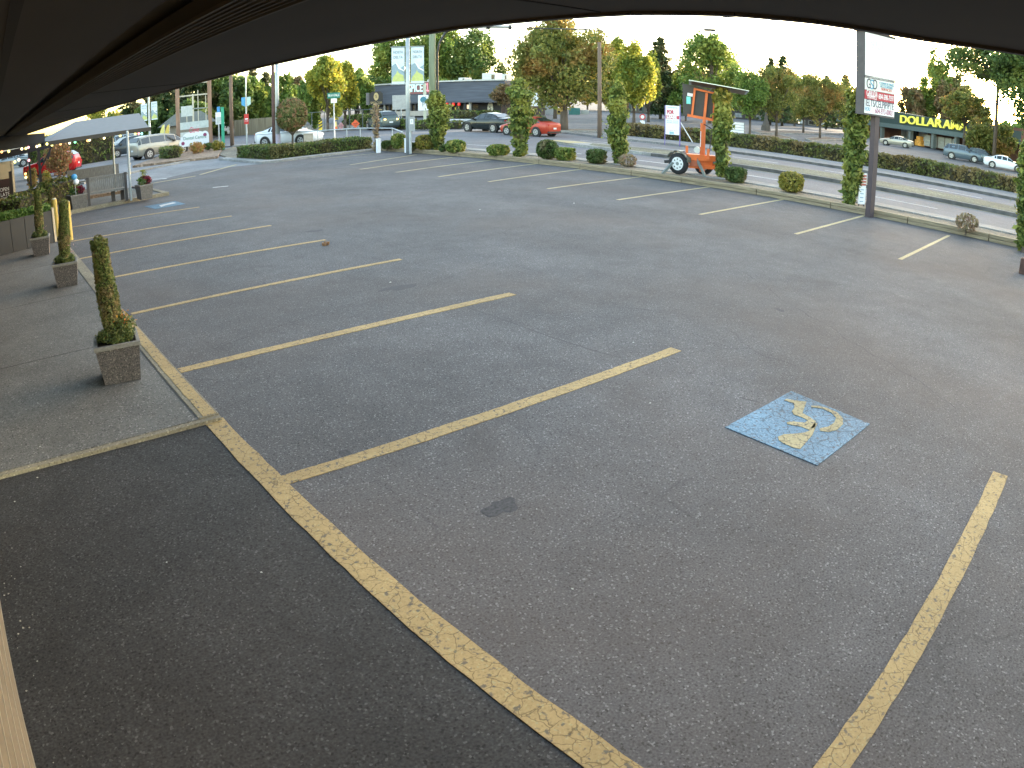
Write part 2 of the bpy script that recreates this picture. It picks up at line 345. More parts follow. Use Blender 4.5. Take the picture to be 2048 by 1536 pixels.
# handicapped stall marks
def mark(cs, z=.003):
    cs = [spot(*c) for c in cs]
    struct('handicap_mark_ground', MB().prism([(c.x, c.y) for c in cs], .001, .0062), blue_p)
    a, b, d = cs[3], cs[2], cs[0]            # u across (a->b), v up (a->d)
    def uv(u, v): p = a+(b-a)*u+(d-a)*v; return (p.x, p.y)
    return uv
uv = mark([(1583,783),(1740,849),(1635,932),(1450,855)])
sym = MB()
def poly(uv, pts, z1=.0105): sym.prism([uv(u, v) for u, v in pts], .0066, z1)
# near mark: head towards the bottom of the picture, wheel to the right
def sub(px, py): p = spot(px, py); return (p.x, p.y)
def spoly(pts, m=None):
    sym.prism([sub(*p) for p in pts], .0066, .0105)
def c4(x, y): return (1350+x*698/2046, 700+y*524/1536)
spoly([c4(*p) for p in [(605,515),(640,500),(700,497),(760,490),(790,478),(820,430),(835,438),(805,505),(770,545),(735,585),(700,580),(640,555),(610,535)]])
spoly([c4(*p) for p in [(655,428),(690,425),(760,432),(780,418),(745,400),(700,385),(685,365),(700,345),(700,318),(640,300),(655,292),(720,303),(772,308),(765,325),(748,375),(790,398),(826,425),(822,455),(790,475),(740,455),(660,440)]])
arc = [(800,340),(870,350),(920,375),(945,400),(935,430),(900,455),(850,465),(850,480),(900,486),(950,474),(985,440),(985,405),(950,370),(890,345),(840,332),(800,332)]
spoly([c4(*p) for p in arc])
struct('handicap_symbol', sym, ground_mat('tan_symbol_paint', (.4,.32,.17), (.31,.25,.14), (.48,.4,.23), speck=.5, patch=.8, fine=70., crack=7., paint=.9))
uv = mark([(350,402),(371,408),(310,418),(288,413)]); sym = MB()
sym.prism([sub(*p) for p in [(318,411),(345,405),(352,406),(330,411),(322,414)]], .0066, .0105)
struct('handicap_symbol', sym, white_p)
for y_ in range(-40, 36, 6): line((24.6, y_, 0), (24.6, y_+3, 0), .1, white_p, z=.1)
for y_ in range(-40, 30, 6): line((34.2, y_, 0), (34.2, y_+3, 0), .1, white_p, z=.1)
for x_ in (27.45, 31.35): line((x_, -60, 0), (x_, 17, 0), .1, yel_far, z=.1)
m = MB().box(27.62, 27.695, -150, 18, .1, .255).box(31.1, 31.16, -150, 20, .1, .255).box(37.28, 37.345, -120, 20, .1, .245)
struct('curb_face', m, mat('shaded_curb', (.1,.095,.09), .9, var=.3, scale=3))  # dark strips: shade on the curb faces put into their colour
# small dark stains and repairs, kept in shape of their own
st = mat('oil_stain', (.052,.049,.052), .8, var=.5, scale=45)
for (px, py, rx, ry) in [(1002,1014,.12,.05),(800,575,.3,.05),(630,462,.2,.05),(690,905,.04,.03),(1560,620,.05,.04)]:
    c = spot(px, py); n = 54; ph = [random.uniform(0, 6.28) for _ in range(5)]; rad = lambda i: 1+sum(.22/(k+1)**.7*math.sin((k+2)*i/n*6.283+ph[k]) for k in range(5))+random.uniform(-.06, .06)
    struct('oil_stain', MB().prism([(c.x+rx*math.cos(i/n*6.283)*rad(i), c.y+ry*2*math.sin(i/n*6.283)*rad(i)) for i in range(n)], .0005, .0012), st)
for pts in [[(920,610),(1010,640),(1090,670),(1200,705),(1240,715)],[(1480,795),(1520,805)],[(560,905+60),(561,966)],[(1700,905),(1800,950),(1950,990)],[(500,900),(502,903)]][:2]:
    P = [spot(*p) for p in pts]; m = MB()
    for a, b in zip(P, P[1:]): m.prism(wob(a, b, .02, 8), .0003, .001)
    struct('asphalt_seam', m, mat('seam_tar', (.06,.058,.058), .8))
for (x0, y0, x1, y1) in [(.6,3.4,9.5,5.1),(5.5,-3.2,9.,2.),(6.5,6.2,16.5,8.6),(8.,13.,17.,10.5),(1.2,10.5,6.,16.5),(10.,1.5,12.5,-4.)]:
    a, b = Vector((x0, y0, 0)), Vector((x1, y1, 0)); d = b-a; u = Vector((-d.y, d.x, 0)).normalized(); n = int(d.length*7); P = []; o_ = 0
    for i in range(n+1): o_ += random.uniform(-.05, .05); P.append(a+d*i/n+u*o_)
    m = MB()
    for p, q in zip(P, P[1:]):
        if random.random() < .12: continue
        e_ = u*random.uniform(.0018, .0045); m.add([(p-e_)[:2]+(.0012,), (q-e_)[:2]+(.0012,), (q+e_)[:2]+(.0012,), (p+e_)[:2]+(.0012,)], [(0,1,2,3)])
    struct('asphalt_crack', m, mat('crack_dark', (.035,.034,.035), .9))
# bits of litter and pebbles
lit = mat('litter_white', (.5,.5,.46), .7); leafdry = mat('dry_leaf', (.35,.2,.1), .8)
for i, (px, py, s) in enumerate([(781,565,.04),(1145,1178,.02),(1300,806,.025),(1266,685,.03),(522,1145,.018),(333,1125,.015),(30,1003,.02),(75,955,.02),(80,893,.025),(1073,1018,.012),(1148,407,.06),(960,420,.05)]):
    c = spot(px, py, .004 if px > 440 else .054 if py < 950 else .008)
    s *= .62; mb = MB().add([(s,0,0),(0,s*.8,.002),(-s*.9,0,0),(0,-s*.6,.001),(0,0,s*.5)], [(0,1,4),(1,2,4),(2,3,4),(3,0,4),(0,3,2,1)])
    o = obj('paper_scrap', mb, lit, loc=c, rotz=i*1.3); tag(o, ['pale scrap on asphalt between the second and third stall lines','tiny pale chip right of the dark stain','tiny pale chip left of the blue square','tiny pale chip above the longest stall line end','pale pebble on dark asphalt left of the yellow line','small pale pebble on dark asphalt below the pavement','pale pebble at the left edge on dark asphalt','pale chip just below the pavement edge','pale cigarette end lying on the pavement','tiny chip beside the yellow line near the stain','pale scrap in the far middle of the lot','pale scrap in the far lot near the round shrubs'][i], 'litter', 'scraps on the ground')
c = spot(652,491)
pts, _ = blob_pts((0,0,.03), (.06,.05,.03), 26)
tag(obj('dry_leaf', leaves_mesh('dry_leaf', pts, .05, leafdry), None, loc=c), 'crumpled brown dry leaf lying by the end of a stall line', 'leaf')
pb = MB()
gm = mat('gravel_grey', (.3,.29,.26), .9, var=.4, scale=30)
for i in range(46):
    y = random.uniform(-3.2, .6); x = -2.3+abs(random.gauss(0, .1)); r = random.uniform(.003, .009)
    pb.add([(x+r,y,.004),(x,y+r,.004),(x-r,y,.004),(x,y-r,.004),(x,y,.004+r)], [(0,1,4),(1,2,4),(2,3,4),(3,0,4)])
o = obj('gravel', pb, gm); o['kind'] = 'stuff'; o['label'] = 'pale gravel bits along the foot of the beige siding'

# ================================================================== TIMBER WALL along the far edge of the lot
timber = mat('weathered_timber', (.27,.215,.135), .85, var=.35, scale=5, bump=.6, vec=(3,.5,8))
wl = thing('timber_wall', 'long low weathered timber retaining wall along the right edge of the parking lot', 'wall', (WX, 0, 0))
y = -24.0
while y < 31:
    L_ = min(random.uniform(2.3, 3.2), 31-y)
    for r_, (z0, z1) in enumerate(((0, .105), (.11, .215))):
        dx = random.uniform(-.012, .012)
        obj('beam', MB().box(dx-.09, dx+.09, y+.012+r_*.0, y+L_-.012, z0, z1-random.uniform(0, .008)), timber, wl, bevel=.01)
    y += L_
# ================================================================== OUR BUILDING: siding wall and dark soffit over the camera
bd = thing('commercial_building', 'building the camera hangs on, beige lap siding wall under a dark overhanging soffit', 'building', (-2.32, 0, 0))
sid = mat('beige_siding', (.115,.095,.068), .7, var=.08, scale=4)
m = MB()
y0, y1 = -30, .34
for i in range(26):
    z = i*.115+.02
    m.add([(.0,y0,z),(.0,y1,z),(-.016,y1,z+.113),(-.016,y0,z+.113),(-.016,y0,z),(-.016,y1,z)], [(0,1,2,3),(4,5,1,0)])
m.box(-.2, -.018, y0, y1, 0, 2.95)
obj('siding', m, sid, bd)
m = MB()
for i in range(26):
    z = i*.115+.02; m.box(-.004, .0035, y0, y1, z-.001, z+.006)
obj('siding_edge', m, mat('siding_edge_light', (.26,.23,.18), .6), bd)
obj('corner_board', MB().box(-.05, .012, y1, y1+.09, 0, 2.95), mat('corner_trim', (.13,.11,.08), .7), bd)
obj('back_wall', MB().box(-6, -4.2, 1.4, 60, 0, 2.95), mat('shop_wall', (.25,.22,.17), .8), bd)
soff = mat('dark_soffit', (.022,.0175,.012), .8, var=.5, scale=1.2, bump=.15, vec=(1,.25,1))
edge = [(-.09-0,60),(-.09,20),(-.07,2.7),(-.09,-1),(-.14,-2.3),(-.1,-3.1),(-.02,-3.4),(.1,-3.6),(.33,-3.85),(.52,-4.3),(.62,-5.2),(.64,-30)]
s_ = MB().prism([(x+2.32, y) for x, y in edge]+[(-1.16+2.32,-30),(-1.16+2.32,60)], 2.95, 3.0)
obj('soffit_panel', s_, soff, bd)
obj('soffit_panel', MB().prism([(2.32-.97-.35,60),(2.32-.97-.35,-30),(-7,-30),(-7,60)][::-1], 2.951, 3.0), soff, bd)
vent = mat('vent_strip', (.042,.037,.03), .7)
m = MB()
for i in range(7): x = 2.32-1.15+i*.027; m.box(x-.0035, x+.0035, -28, 22, 2.944, 2.9495)
m.box(2.32-1.165, 2.32-1.155, -28, 22, 2.938, 2.9495); m.box(2.32-.978, 2.32-.968, -28, 22, 2.938, 2.9495)
objs('soffit_vent', m, vent, bd)
sm_ = mat('soffit_seam', (.008,.006,.005), .9)
for y in (-6.5, -3.0, 1.05, 4.2, 7.8, 11.5): obj('soffit_seam', MB().box(2.32-.95, 2.32-.12, y-.006, y+.006, 2.9475, 2.9496), sm_, bd)
obj('soffit_seam', MB().box(2.32-1.69, 2.32-1.66, -28, 30, 2.947, 2.9506), sm_, bd)
fas = mat('dark_fascia', (.04,.032,.024), .6)
m = MB()
for (a, b) in zip(edge, edge[1:]): m.bar((a[0]+2.335, a[1], 3.03), (b[0]+2.335, b[1], 3.03), .03, .18)
obj('fascia', m, fas, bd)
m = MB().prism([(x+2.32+.02, y) for x, y in edge]+[(-8,-30),(-8,60)], 3.06, 3.2); obj('roof', m, mat('roof_top', (.1,.1,.1), .9), bd)

# ================================================================== PLANTERS WITH TOPIARY
LF = {}
LF['yew'] = leaf_mat('yew_leaves', [(.03,.05,.012),(.06,.09,.02),(.11,.13,.035),(.15,.15,.05)], [(.11,.09,.03),(.2,.15,.07)], .2, 7)
LF['green'] = leaf_mat('fresh_leaves', [(.03,.07,.015),(.06,.12,.025),(.1,.17,.04),(.15,.2,.06)], None, .3)
LF['vine'] = leaf_mat('vine_leaves', [(.03,.055,.012),(.07,.1,.02),(.13,.16,.035),(.22,.24,.06)], [(.14,.15,.025),(.28,.27,.06)], .35, .9)
LF['box'] = leaf_mat('boxwood_leaves', [(.035,.06,.012),(.07,.11,.02),(.13,.17,.035),(.2,.22,.06)], [(.16,.16,.03),(.3,.26,.07)], .25, 2.2)
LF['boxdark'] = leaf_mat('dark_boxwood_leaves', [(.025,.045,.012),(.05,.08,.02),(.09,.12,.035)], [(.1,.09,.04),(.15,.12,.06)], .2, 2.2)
LF['gold'] = leaf_mat('golden_leaves', [(.12,.13,.02),(.26,.23,.04),(.42,.34,.08)], [(.12,.15,.03),(.3,.22,.07)], .3, 3)
LF['dry'] = leaf_mat('dry_leaves', [(.14,.11,.06),(.26,.2,.13),(.2,.18,.08)], [(.3,.2,.15),(.2,.14,.09)], .25, 3)
LF['hedge'] = leaf_mat('hedge_leaves', [(.028,.048,.01),(.05,.08,.016),(.09,.12,.028),(.13,.15,.04)], [(.06,.065,.02),(.12,.1,.035)], .15, .8)
LF['hedge2'] = leaf_mat('roadside_hedge_leaves', [(.04,.05,.015),(.08,.09,.025),(.12,.125,.035)], [(.1,.075,.03),(.16,.12,.05)], .2, .5)
LF['flower'] = leaf_mat('orange_flowers', [(.75,.2,.04),(.8,.35,.06),(.6,.12,.05)], None, .3)
LF['pink'] = leaf_mat('dusty_flowers', [(.3,.1,.12),(.4,.3,.28),(.25,.07,.08)], None, .3)
LF['white'] = leaf_mat('white_blooms', [(.6,.6,.52),(.7,.68,.6)], None, .3)
LF['burg'] = leaf_mat('burgundy_leaves', [(.09,.012,.025),(.16,.02,.04),(.2,.05,.06)], None, .3)
LF['grassy'] = leaf_mat('grass_blades', [(.35,.2,.08),(.25,.17,.06),(.2,.2,.05)], None, .3)
LF['boxy'] = leaf_mat('planter_leaves', [(.03,.05,.015),(.06,.085,.025),(.1,.12,.035),(.14,.15,.05)], None, .25)
bark = mat('bark', (.11,.085,.065), .95, var=.3, scale=3, bump=.8, vec=(1,1,.3))
# exposed aggregate
agg, nt, b = newmat('exposed_aggregate'); L = nt.links.new
tc = N(nt, 'ShaderNodeTexCoord'); vo = N(nt, 'ShaderNodeTexVoronoi'); vo.inputs['Scale'].default_value = 85; L(tc.outputs['Object'], vo.inputs[0])
rp = N(nt, 'ShaderNodeValToRGB'); e = rp.color_ramp.elements; e[0].color = (.045,.042,.045,1); e[1].color = (.42,.37,.34,1); e.new(.4).color = (.13,.115,.11,1); e.new(.75).color = (.22,.18,.17,1)
bw = N(nt, 'ShaderNodeRGBToBW'); L(vo.outputs['Color'], bw.inputs[0]); L(bw.outputs[0], rp.inputs[0])
mx = N(nt, 'ShaderNodeMix', data_type='RGBA', blend_type='MULTIPLY'); mx.inputs[0].default_value = 1; L(rp.outputs[0], mx.inputs[6])
r_ = N(nt, 'ShaderNodeMapRange'); r_.inputs[2].default_value = .35; r_.inputs[3].default_value = 1.25; r_.inputs[4].default_value = .6; L(vo.outputs['Distance'], r_.inputs[0]); L(r_.outputs[0], mx.inputs[7])
L(mx.outputs[2], b.inputs['Base Color']); b.inputs['Roughness'].default_value = .8
bp = N(nt, 'ShaderNodeBump'); bp.invert = True; bp.inputs['Distance'].default_value = .01; bp.inputs['Strength'].default_value = .9; L(vo.outputs['Distance'], bp.inputs['Height']); L(bp.outputs[0], b.inputs['Normal'])
soil = mat('potting_soil', (.05,.038,.025), .95)
rimm = mat('planter_rim', (.2,.185,.165), .8, var=.2, scale=30, bump=.4)

def planter_box(t, w0, w1, h, rim=.03, m=None):
    a, b = w0/2, w1/2
    bx_ = MB().add([(-a,-a,0),(a,-a,0),(a,a,0),(-a,a,0),(-b,-b,h-.04),(b,-b,h-.04),(b,b,h-.04),(-b,b,h-.04)], [(0,3,2,1),(0,1,5,4),(1,2,6,5),(2,3,7,6),(3,0,4,7)])
    obj('box', bx_, m or agg, t)
    r = MB(); c, i = b+.012, b-rim
    for (x0,x1,y0,y1) in ((-c,c,-c,-i),(-c,c,i,c),(-c,-i,-i,i),(i,c,-i,i)): r.box(x0,x1,y0,y1,h-.045,h)
    obj('rim', r, rimm, t, bevel=.004)
    obj('soil', MB().box(-i, i, -i, i, h-.08, h-.03), soil, t)
def column_pts(h0, h1, r, n, wob_=.0, lean=(0,0)):
    z = h0+(h1-h0)*rng.random(n); a = rng.random(n)*6.283
    prof = r*(1-.25*((z-h0)/(h1-h0))**2)*(.86+.2*rng.random(n))*(1+wob_*np.sin(z*9+a*2))
    p = np.stack([prof*np.cos(a)+lean[0]*(z-h0)/(h1-h0), prof*np.sin(a)+lean[1]*(z-h0)/(h1-h0), z], 1)
    return p, np.stack([np.cos(a), np.sin(a), 0*a], 1)
def topiary(px, py, wdt, hp, htop, lab, rz, leafs, bloom, lean):
    c = spot(px, py, .05); t = thing('planter', lab, 'planter', c, rz, 'square planters with clipped yew columns on the pavement')
    planter_box(t, wdt*.82, wdt, hp)
    p, nn = column_pts(hp-.03, htop, wdt*.235, 5200, .06, lean)
    tp, n2 = blob_pts((lean[0], lean[1], htop-.02), (wdt*.17, wdt*.17, .07), 260, .6)
    cl = obj('clipped_column', leaves_mesh('column', np.vstack([p, tp]), .02, LF['yew'], normals=np.vstack([nn, n2])*.6), None, t)
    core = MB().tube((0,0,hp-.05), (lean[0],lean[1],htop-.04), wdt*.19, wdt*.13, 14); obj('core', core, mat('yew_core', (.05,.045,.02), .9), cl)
    bs = []; bn = 7
    for k in range(bn):
        a = k/bn*6.283+.3; rr = wdt*.3; bs.append(blob_pts((rr*math.cos(a), rr*math.sin(a), hp+.035+.03*math.sin(k*2.)), (wdt*.17, wdt*.17, .075), 330, .3)[0])
    if leafs: bs.append(blob_pts((wdt*.2, -wdt*.03, hp+.1), (wdt*.32, wdt*.34, .17), 1500, .3)[0])
    obj('ground_foliage', leaves_mesh('foliage', np.vstack(bs), .021, LF['boxy'], flat=.6), None, t)
    fp = np.vstack([blob_pts((wdt*.18, -wdt*.02, hp+.2), (wdt*.36, wdt*.36, .12), bloom, .3)[0], blob_pts((-wdt*.2, -.2*wdt, hp+.07), (.07, .07, .03), bloom//6+1, .5)[0]])
    obj('flowers', leaves_mesh('flowers', fp, .024, LF['flower' if leafs else 'pink']), None, t)
    return t
topiary(243, 752, .5, .43, 1.5, 'nearest speckled concrete planter with a clipped yew column and orange flowers', R(-8), True, 90, (-.05,-.03))
topiary(135, 568, .47, .42, 1.46, 'middle speckled concrete planter with yew column, few red flowers, on the kerb', R(-8), False, 24, (.1,0))
topiary(84, 508, .46, .42, 1.45, 'farthest speckled planter with yew column against the dark patio panels', R(-8), False, 20, (.05,0))

# bollards
bol = mat('bollard_yellow', (.5,.36,.09), .5, var=.1)
for (px, py, h, lab) in [(116, 482, 1.08, 'taller yellow pipe bollard at the corner of the patio panels'), (141, 480, .98, 'yellow pipe bollard just behind the middle yew planter')]:
    c = spot(px, py, .0); t = thing('bollard', lab, 'bollard', c, 0, 'yellow bollards at the patio corner')
    obj('pipe', MB().tube((0,0,0), (0,0,h), .075, .075, 20), bol, t, smooth=False); obj('cap', MB().tube((0,0,h), (0,0,h+.03), .072, .04, 20), mat('bollard_cap', (.55,.5,.35), .7), t)
# patio fence of dark panels with plants on top
A, B = spot(-30, 520, .05), Vector((-.26, 14.05, .05))
d = (B-A); L0 = d.length; rz = math.atan2(d.y, d.x)
pf = thing('patio_fence', 'dark grey panel fence with leafy hedge trough on top beside the pavement', 'fence', A, rz)
pan = mat('charcoal_panel', (.03,.031,.035), .6, var=.06)
n = 5
for i in range(n): obj('panel', MB().box(i*L0/n+.006, (i+1)*L0/n-.006, 0, .05, .0, .8), pan, pf)
obj('trough', MB().box(0, L0, .05, .45, .0, .78), mat('trough_dark', (.02,.02,.02), .8), pf)
pts = np.stack([rng.random(7500)*L0, .05+.4*rng.random(7500), .76+.2*rng.random(7500)**1.3+.03*np.sin(rng.random(7500)*20)], 1)
obj('hedge', leaves_mesh('hedge', pts, .04, LF['green'], flat=.4), None, pf)
obj('post', MB().box(L0-.01, L0+.05, -.02, .06, 0, .86), mat('pale_edge', (.5,.42,.3), .6), pf)
# bench
wood = mat('grey_wood', (.2,.19,.175), .85, var=.3, scale=9, bump=.4, vec=(4,4,.7))
A, B = spot(176, 414, .1), spot(256, 401, .1); d = B-A; L0 = d.length
t = thing('park_bench', 'long weathered grey wooden bench with slatted back on the kerbed island', 'bench', A, math.atan2(d.y, d.x))
obj('seat', MB().box(.0, L0, .1, .5, .42, .46), wood, t)
m = MB()
for i in range(20): x = .03+i*(L0-.06)/20; m.box(x+.004, x+(L0-.06)/20-.004, .05, .075, .5, .93)
obj('backrest', m, wood, t); obj('top_rail', MB().box(-.04, L0+.04, .03, .1, .93, .98), wood, t)
for x in (0, L0-.1): obj('leg', MB().box(x, x+.1, -.02, .06, 0, 1.0), mat('dark_wood', (.085,.075,.07), .85, var=.2), t)
for x in (.9, 1.25): obj('leg', MB().box(x, x+.14, .3, .42, 0, .42), mat('dark_wood', (0,0,0)), t)
obj('lower_rail', MB().box(0, L0, .0, .04, .4, .46), wood, t)
# second bench behind it
c = spot(150, 395, .1)
t = thing('park_bench', 'plain grey wooden bench back behind the slatted bench', 'bench', (c.x+.15, c.y+2.1, .1), math.atan2(d.y, d.x))
obj('backrest', MB().box(-.2, 2.2, 0, .04, .55, 1.0), wood, t); obj('seat', MB().box(-.2, 2.2, .04, .5, .42, .47), wood, t)
for x in (-.1, 2.0): obj('leg', MB().box(x, x+.1, .0, .4, 0, .42), wood, t)
# flower planters by the bench
def flower_planter(px, py, w0, h, lab, hh):
    c = spot(px, py, .1); t = thing('planter', lab, 'planter', c, R(10), 'flower planters beside the bench'); planter_box(t, w0*.84, w0, h, m=mat('plain_planter', (.13,.12,.11), .85, var=.25, scale=20))
    for nm, lf, (x, z), rr in (('burgundy_foliage','burg',(.12,.14),(.2,.18,.15)), ('green_foliage','green',(-.08,.12),(.2,.18,.16)), ('white_flowers','white',(-.08,.12),(.13,.16,.1)), ('burgundy_foliage','burg',(.0,.2),(.15,.15,.1))):
        p, _ = blob_pts((x, -.04, h+z), rr, 90 if lf == 'white' else 420, .3); obj(nm, leaves_mesh(nm, p, .05, LF[lf]), None, t)
    pp = np.stack([rng.normal(size=200)*.06, rng.normal(size=200)*.06, h+.2+rng.random(200)*hh], 1); obj('plume', leaves_mesh('plume', pp, .035, LF['box']), None, t)
flower_planter(289, 397, .5, .5, 'square planter with burgundy and white flowers at the right end of the bench', .3)
flower_planter(155, 417, .62, .5, 'wide square planter of burgundy flowers left of the slatted bench', .1)
# ================================================================== VINES, SHRUBS, HEDGES
def width(px0, px1, py, d): a, b = along(px0, py, d), along(px1, py, d); return math.hypot(a.x-b.x, a.y-b.y)
def dist(b): return math.hypot(b[0]-CAM[0], b[1]-CAM[1])
postm = mat('grey_post', (.16,.14,.12), .8)
def vine(px, pyb, pxt, pyt, wpx, lab, lf='vine', dens=1., gold_top=False, thin=False):
    c = spot(px, pyb, .15); h = high(c, pxt, pyt)-.15; r = width(px-wpx/2, px+wpx/2, pyb, dist(c))/2*1.02
    t = thing('climbing_vine', lab, 'vine', c, random.uniform(0, 6), 'leafy vine columns along the timber wall')
    nb = int(h/.2)+2; bs = []; ns = []
    for k in range(nb):
        f = k/(nb-1); rr = r*(.42+.5*math.sin(min(1, f*1.7)*1.57))*(1-.35*max(0, f-.85)/.15)*random.uniform(.78, 1.15)*(1+.12*math.sin(f*7+px))
        a = random.uniform(0, 6.28); p, n_ = blob_pts((math.cos(a)*r*.2, math.sin(a)*r*.2, .12+f*(h-.3)), (rr, rr, .26), int((150 if not thin else 22)*dens*(.6+rr/.5)), .72); bs.append(p); ns.append(n_)
    p = np.vstack(bs); k_ = rng.random(len(p)) < .07; p[k_, :2] *= (1.15+.4*rng.random(k_.sum()))[:, None]
    obj('foliage', leaves_mesh('foliage', p, .115 if not thin else .12, LF[lf], normals=np.vstack(ns)*.8), None, t)
    if gold_top:
        q, n_ = blob_pts((0,0,h-.15), (r*1.1,r*1.1,.42), 150, .8); obj('yellowing_foliage', leaves_mesh('yellow', q, .14, LF['gold']), None, t)
    if not thin:
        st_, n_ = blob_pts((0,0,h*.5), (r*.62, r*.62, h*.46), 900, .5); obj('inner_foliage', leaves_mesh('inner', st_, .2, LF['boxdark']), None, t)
    obj('stem', MB().tube((0,0,-.2), (0,0,h-.25), .07, .05, 8), bark, t)
vine(876, 301, 876, 183, 46, 'leafy vine column in front of the thick green utility pole')
vine(1040, 314, 1040, 158, 50, 'broad leafy vine column beside the red car, left of the centre gap')
vine(1236, 329, 1242, 165, 44, 'leafy vine column between the dark boxwood and the sign trailer', gold_top=False)
vine(1441, 356, 1452, 187, 36, 'leafy vine column with yellowing top right of the orange trailer', gold_top=True)
vine(1704, 409, 1712, 178, 50, 'tall leafy vine column beside the tall plaza sign post on the lot')
vine(2046, 494, 2046, 252, 62, 'rightmost leafy vine column cut by the picture edge')
vine(752, 299, 757, 205, 17, 'withered sparse vine on a thin post at the hedge end', lf='dry', thin=True)

def shrub(x0, x1, yt, yb, lf, lab, box=.5, leaf=.075, n=1500, core=True, z=.15):
    c = spot((x0+x1)/2, yb, z); w_ = width(x0, x1, yb, dist(c)); h = high(c, (x0+x1)/2, yt)-z
    c = c+Vector((math.sin(-face(c)), math.cos(-face(c)), 0))*w_*.4
    h = max(.25, high(c, (x0+x1)/2, yt)-z)
    t = thing('shrub', lab, 'shrub', (c.x, c.y, z), 0, 'clipped shrubs along the timber wall')
    d = rng.normal(size=(n, 3)); d /= np.linalg.norm(d, axis=1)[:, None]
    e_ = 2/(2+box*6)   # superellipsoid
    q = d/np.max(np.abs(d), axis=1)[:, None]**(box*.95)
    p = q*np.array([w_/2, w_/2, h/2])*(.86+.16*rng.random(n))[:, None]+np.array([0, 0, h/2+.02]); p = p[p[:, 2] > .02]; d = d[:len(p)]
    obj('foliage', leaves_mesh('foliage', p, leaf, LF[lf]), None, t)
    if core: 
        m = MB(); 
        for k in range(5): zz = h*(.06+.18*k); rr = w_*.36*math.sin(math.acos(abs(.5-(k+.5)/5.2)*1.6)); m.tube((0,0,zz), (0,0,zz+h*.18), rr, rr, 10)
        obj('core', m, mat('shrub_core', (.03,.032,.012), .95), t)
    obj('stem', MB().tube((0,0,-.1), (0,0,h*.5), .03, .02, 6), bark, t)
shrub(764, 784, 282, 299, 'boxdark', 'low dark shrub at the left end of the timber wall', .4)
shrub(784, 811, 268, 299, 'box', 'upright square clipped shrub left of the banner lamp post', .5)
shrub(818, 833, 287, 301, 'boxdark', 'small dark shrub squeezed between lamp post and golden shrub', .3, n=700)
shrub(831, 868, 271, 302, 'gold', 'golden round shrub right of the banner lamp post', .25)
shrub(879, 894, 290, 305, 'boxdark', 'small shrub at the foot of the vine by the green pole', .3, n=600)
shrub(893, 930, 281, 307, 'box', 'green clipped shrub just right of the first thick vine', .45)
shrub(975, 1018, 290, 314, 'box', 'low flat clipped shrub left of the broad vine', .3)
shrub(1073, 1117, 281, 320, 'boxdark', 'loose reddish green shrub right of the broad vine', .15, leaf=.09, n=1300)
shrub(1112, 1148, 297, 322, 'box', 'square clipped shrub touching the loose reddish one', .7)
shrub(1176, 1210, 300, 328, 'boxdark', 'dark square clipped shrub left of the third vine', .7)
shrub(1237, 1273, 309, 335, 'dry', 'dry pale wispy shrub at the foot of the third vine', .05, core=False, n=500, leaf=.07)
shrub(1453, 1490, 336, 366, 'boxdark', 'dark square clipped shrub right of the sign trailer', .7)
shrub(1558, 1606, 345, 386, 'gold', 'bright golden shrub alone in the middle right of the wall', .35, n=1600)
shrub(1908, 1954, 428, 466, 'dry', 'scraggly half bare shrub near the right end of the wall', .02, core=False, n=420, leaf=.07)

def hedge(path, wdt, h, lf, name, lab, z=.07, leaf=.07, dens=420, group=None, coref=None):
    t = thing('hedge', lab, 'hedge', (path[0][0], path[0][1], z), 0, group); ox, oy = path[0]
    P = []; core = MB()
    for (a, b) in zip(path, path[1:]):
        a, b = np.array(a, float), np.array(b, float); L_ = np.linalg.norm(b-a); d = (b-a)/L_; u = np.array([-d[1], d[0]])
        n = int(dens*L_*(wdt+2*h)); s = rng.random(n)*(L_+wdt)-wdt/2; q = rng.random(n)*(wdt+2*h)
        off = np.where(q < h, -wdt/2, np.where(q < h+wdt, q-h-wdt/2, wdt/2)); zz = np.where(q < h, q, np.where(q < h+wdt, h, q-h-wdt))
        zz = zz*(1+.05*np.sin(s*1.1)+.03*np.sin(s*3.7)); off = off*(1+.06*np.sin(s*2.1)); 
        jit = rng.normal(size=(n, 3))*.035
        p = np.stack([a[0]+d[0]*s+u[0]*off-ox, a[1]+d[1]*s+u[1]*off-oy, zz], 1)+jit; P.append(p)
        for e_ in (0, 1):      # end faces
            n2 = int(dens*wdt*h*.9); ss = -wdt/2 if e_ == 0 else L_+wdt/2
            o_ = (rng.random(n2)-.5)*wdt; P.append(np.stack([a[0]+d[0]*ss+u[0]*o_-ox, a[1]+d[1]*ss+u[1]*o_-oy, rng.random(n2)*h], 1)+rng.normal(size=(n2, 3))*.03)
        w2 = wdt/2-.07; e0 = a-d*w2; e1 = b+d*w2
        core.prism([tuple(e0+u*w2-[ox,oy]), tuple(e0-u*w2-[ox,oy]), tuple(e1-u*w2-[ox,oy]), tuple(e1+u*w2-[ox,oy])], 0, h-.07-.01*len(P))
    p = np.vstack(P); p[:, 2] = np.maximum(p[:, 2], .0)
    obj('foliage', leaves_mesh('foliage', p, leaf, LF[lf]), None, t)
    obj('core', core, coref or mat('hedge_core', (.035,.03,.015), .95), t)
hedge([(19.05,31.75),(13.55,31.0),(13.35,35.2)], .9, .66, 'hedge', '', 'clipped low green hedge wrapping the corner bed round the topiary tree', leaf=.075)
a_, b_ = spot(805,300,.07), None
hedge([(42.9,-8),(42.9,6.5)], 1.3, .95, 'hedge2', '', 'long brown green roadside hedge at the far right, right of the post sign', .1, .16, 90, 'roadside hedges across the road')
hedge([(43.4,7.0),(43.4,33)], 1.1, 1.0, 'hedge2', '', 'long roadside hedge across the road behind the sign trailer', .1, .16, 90, 'roadside hedges across the road')
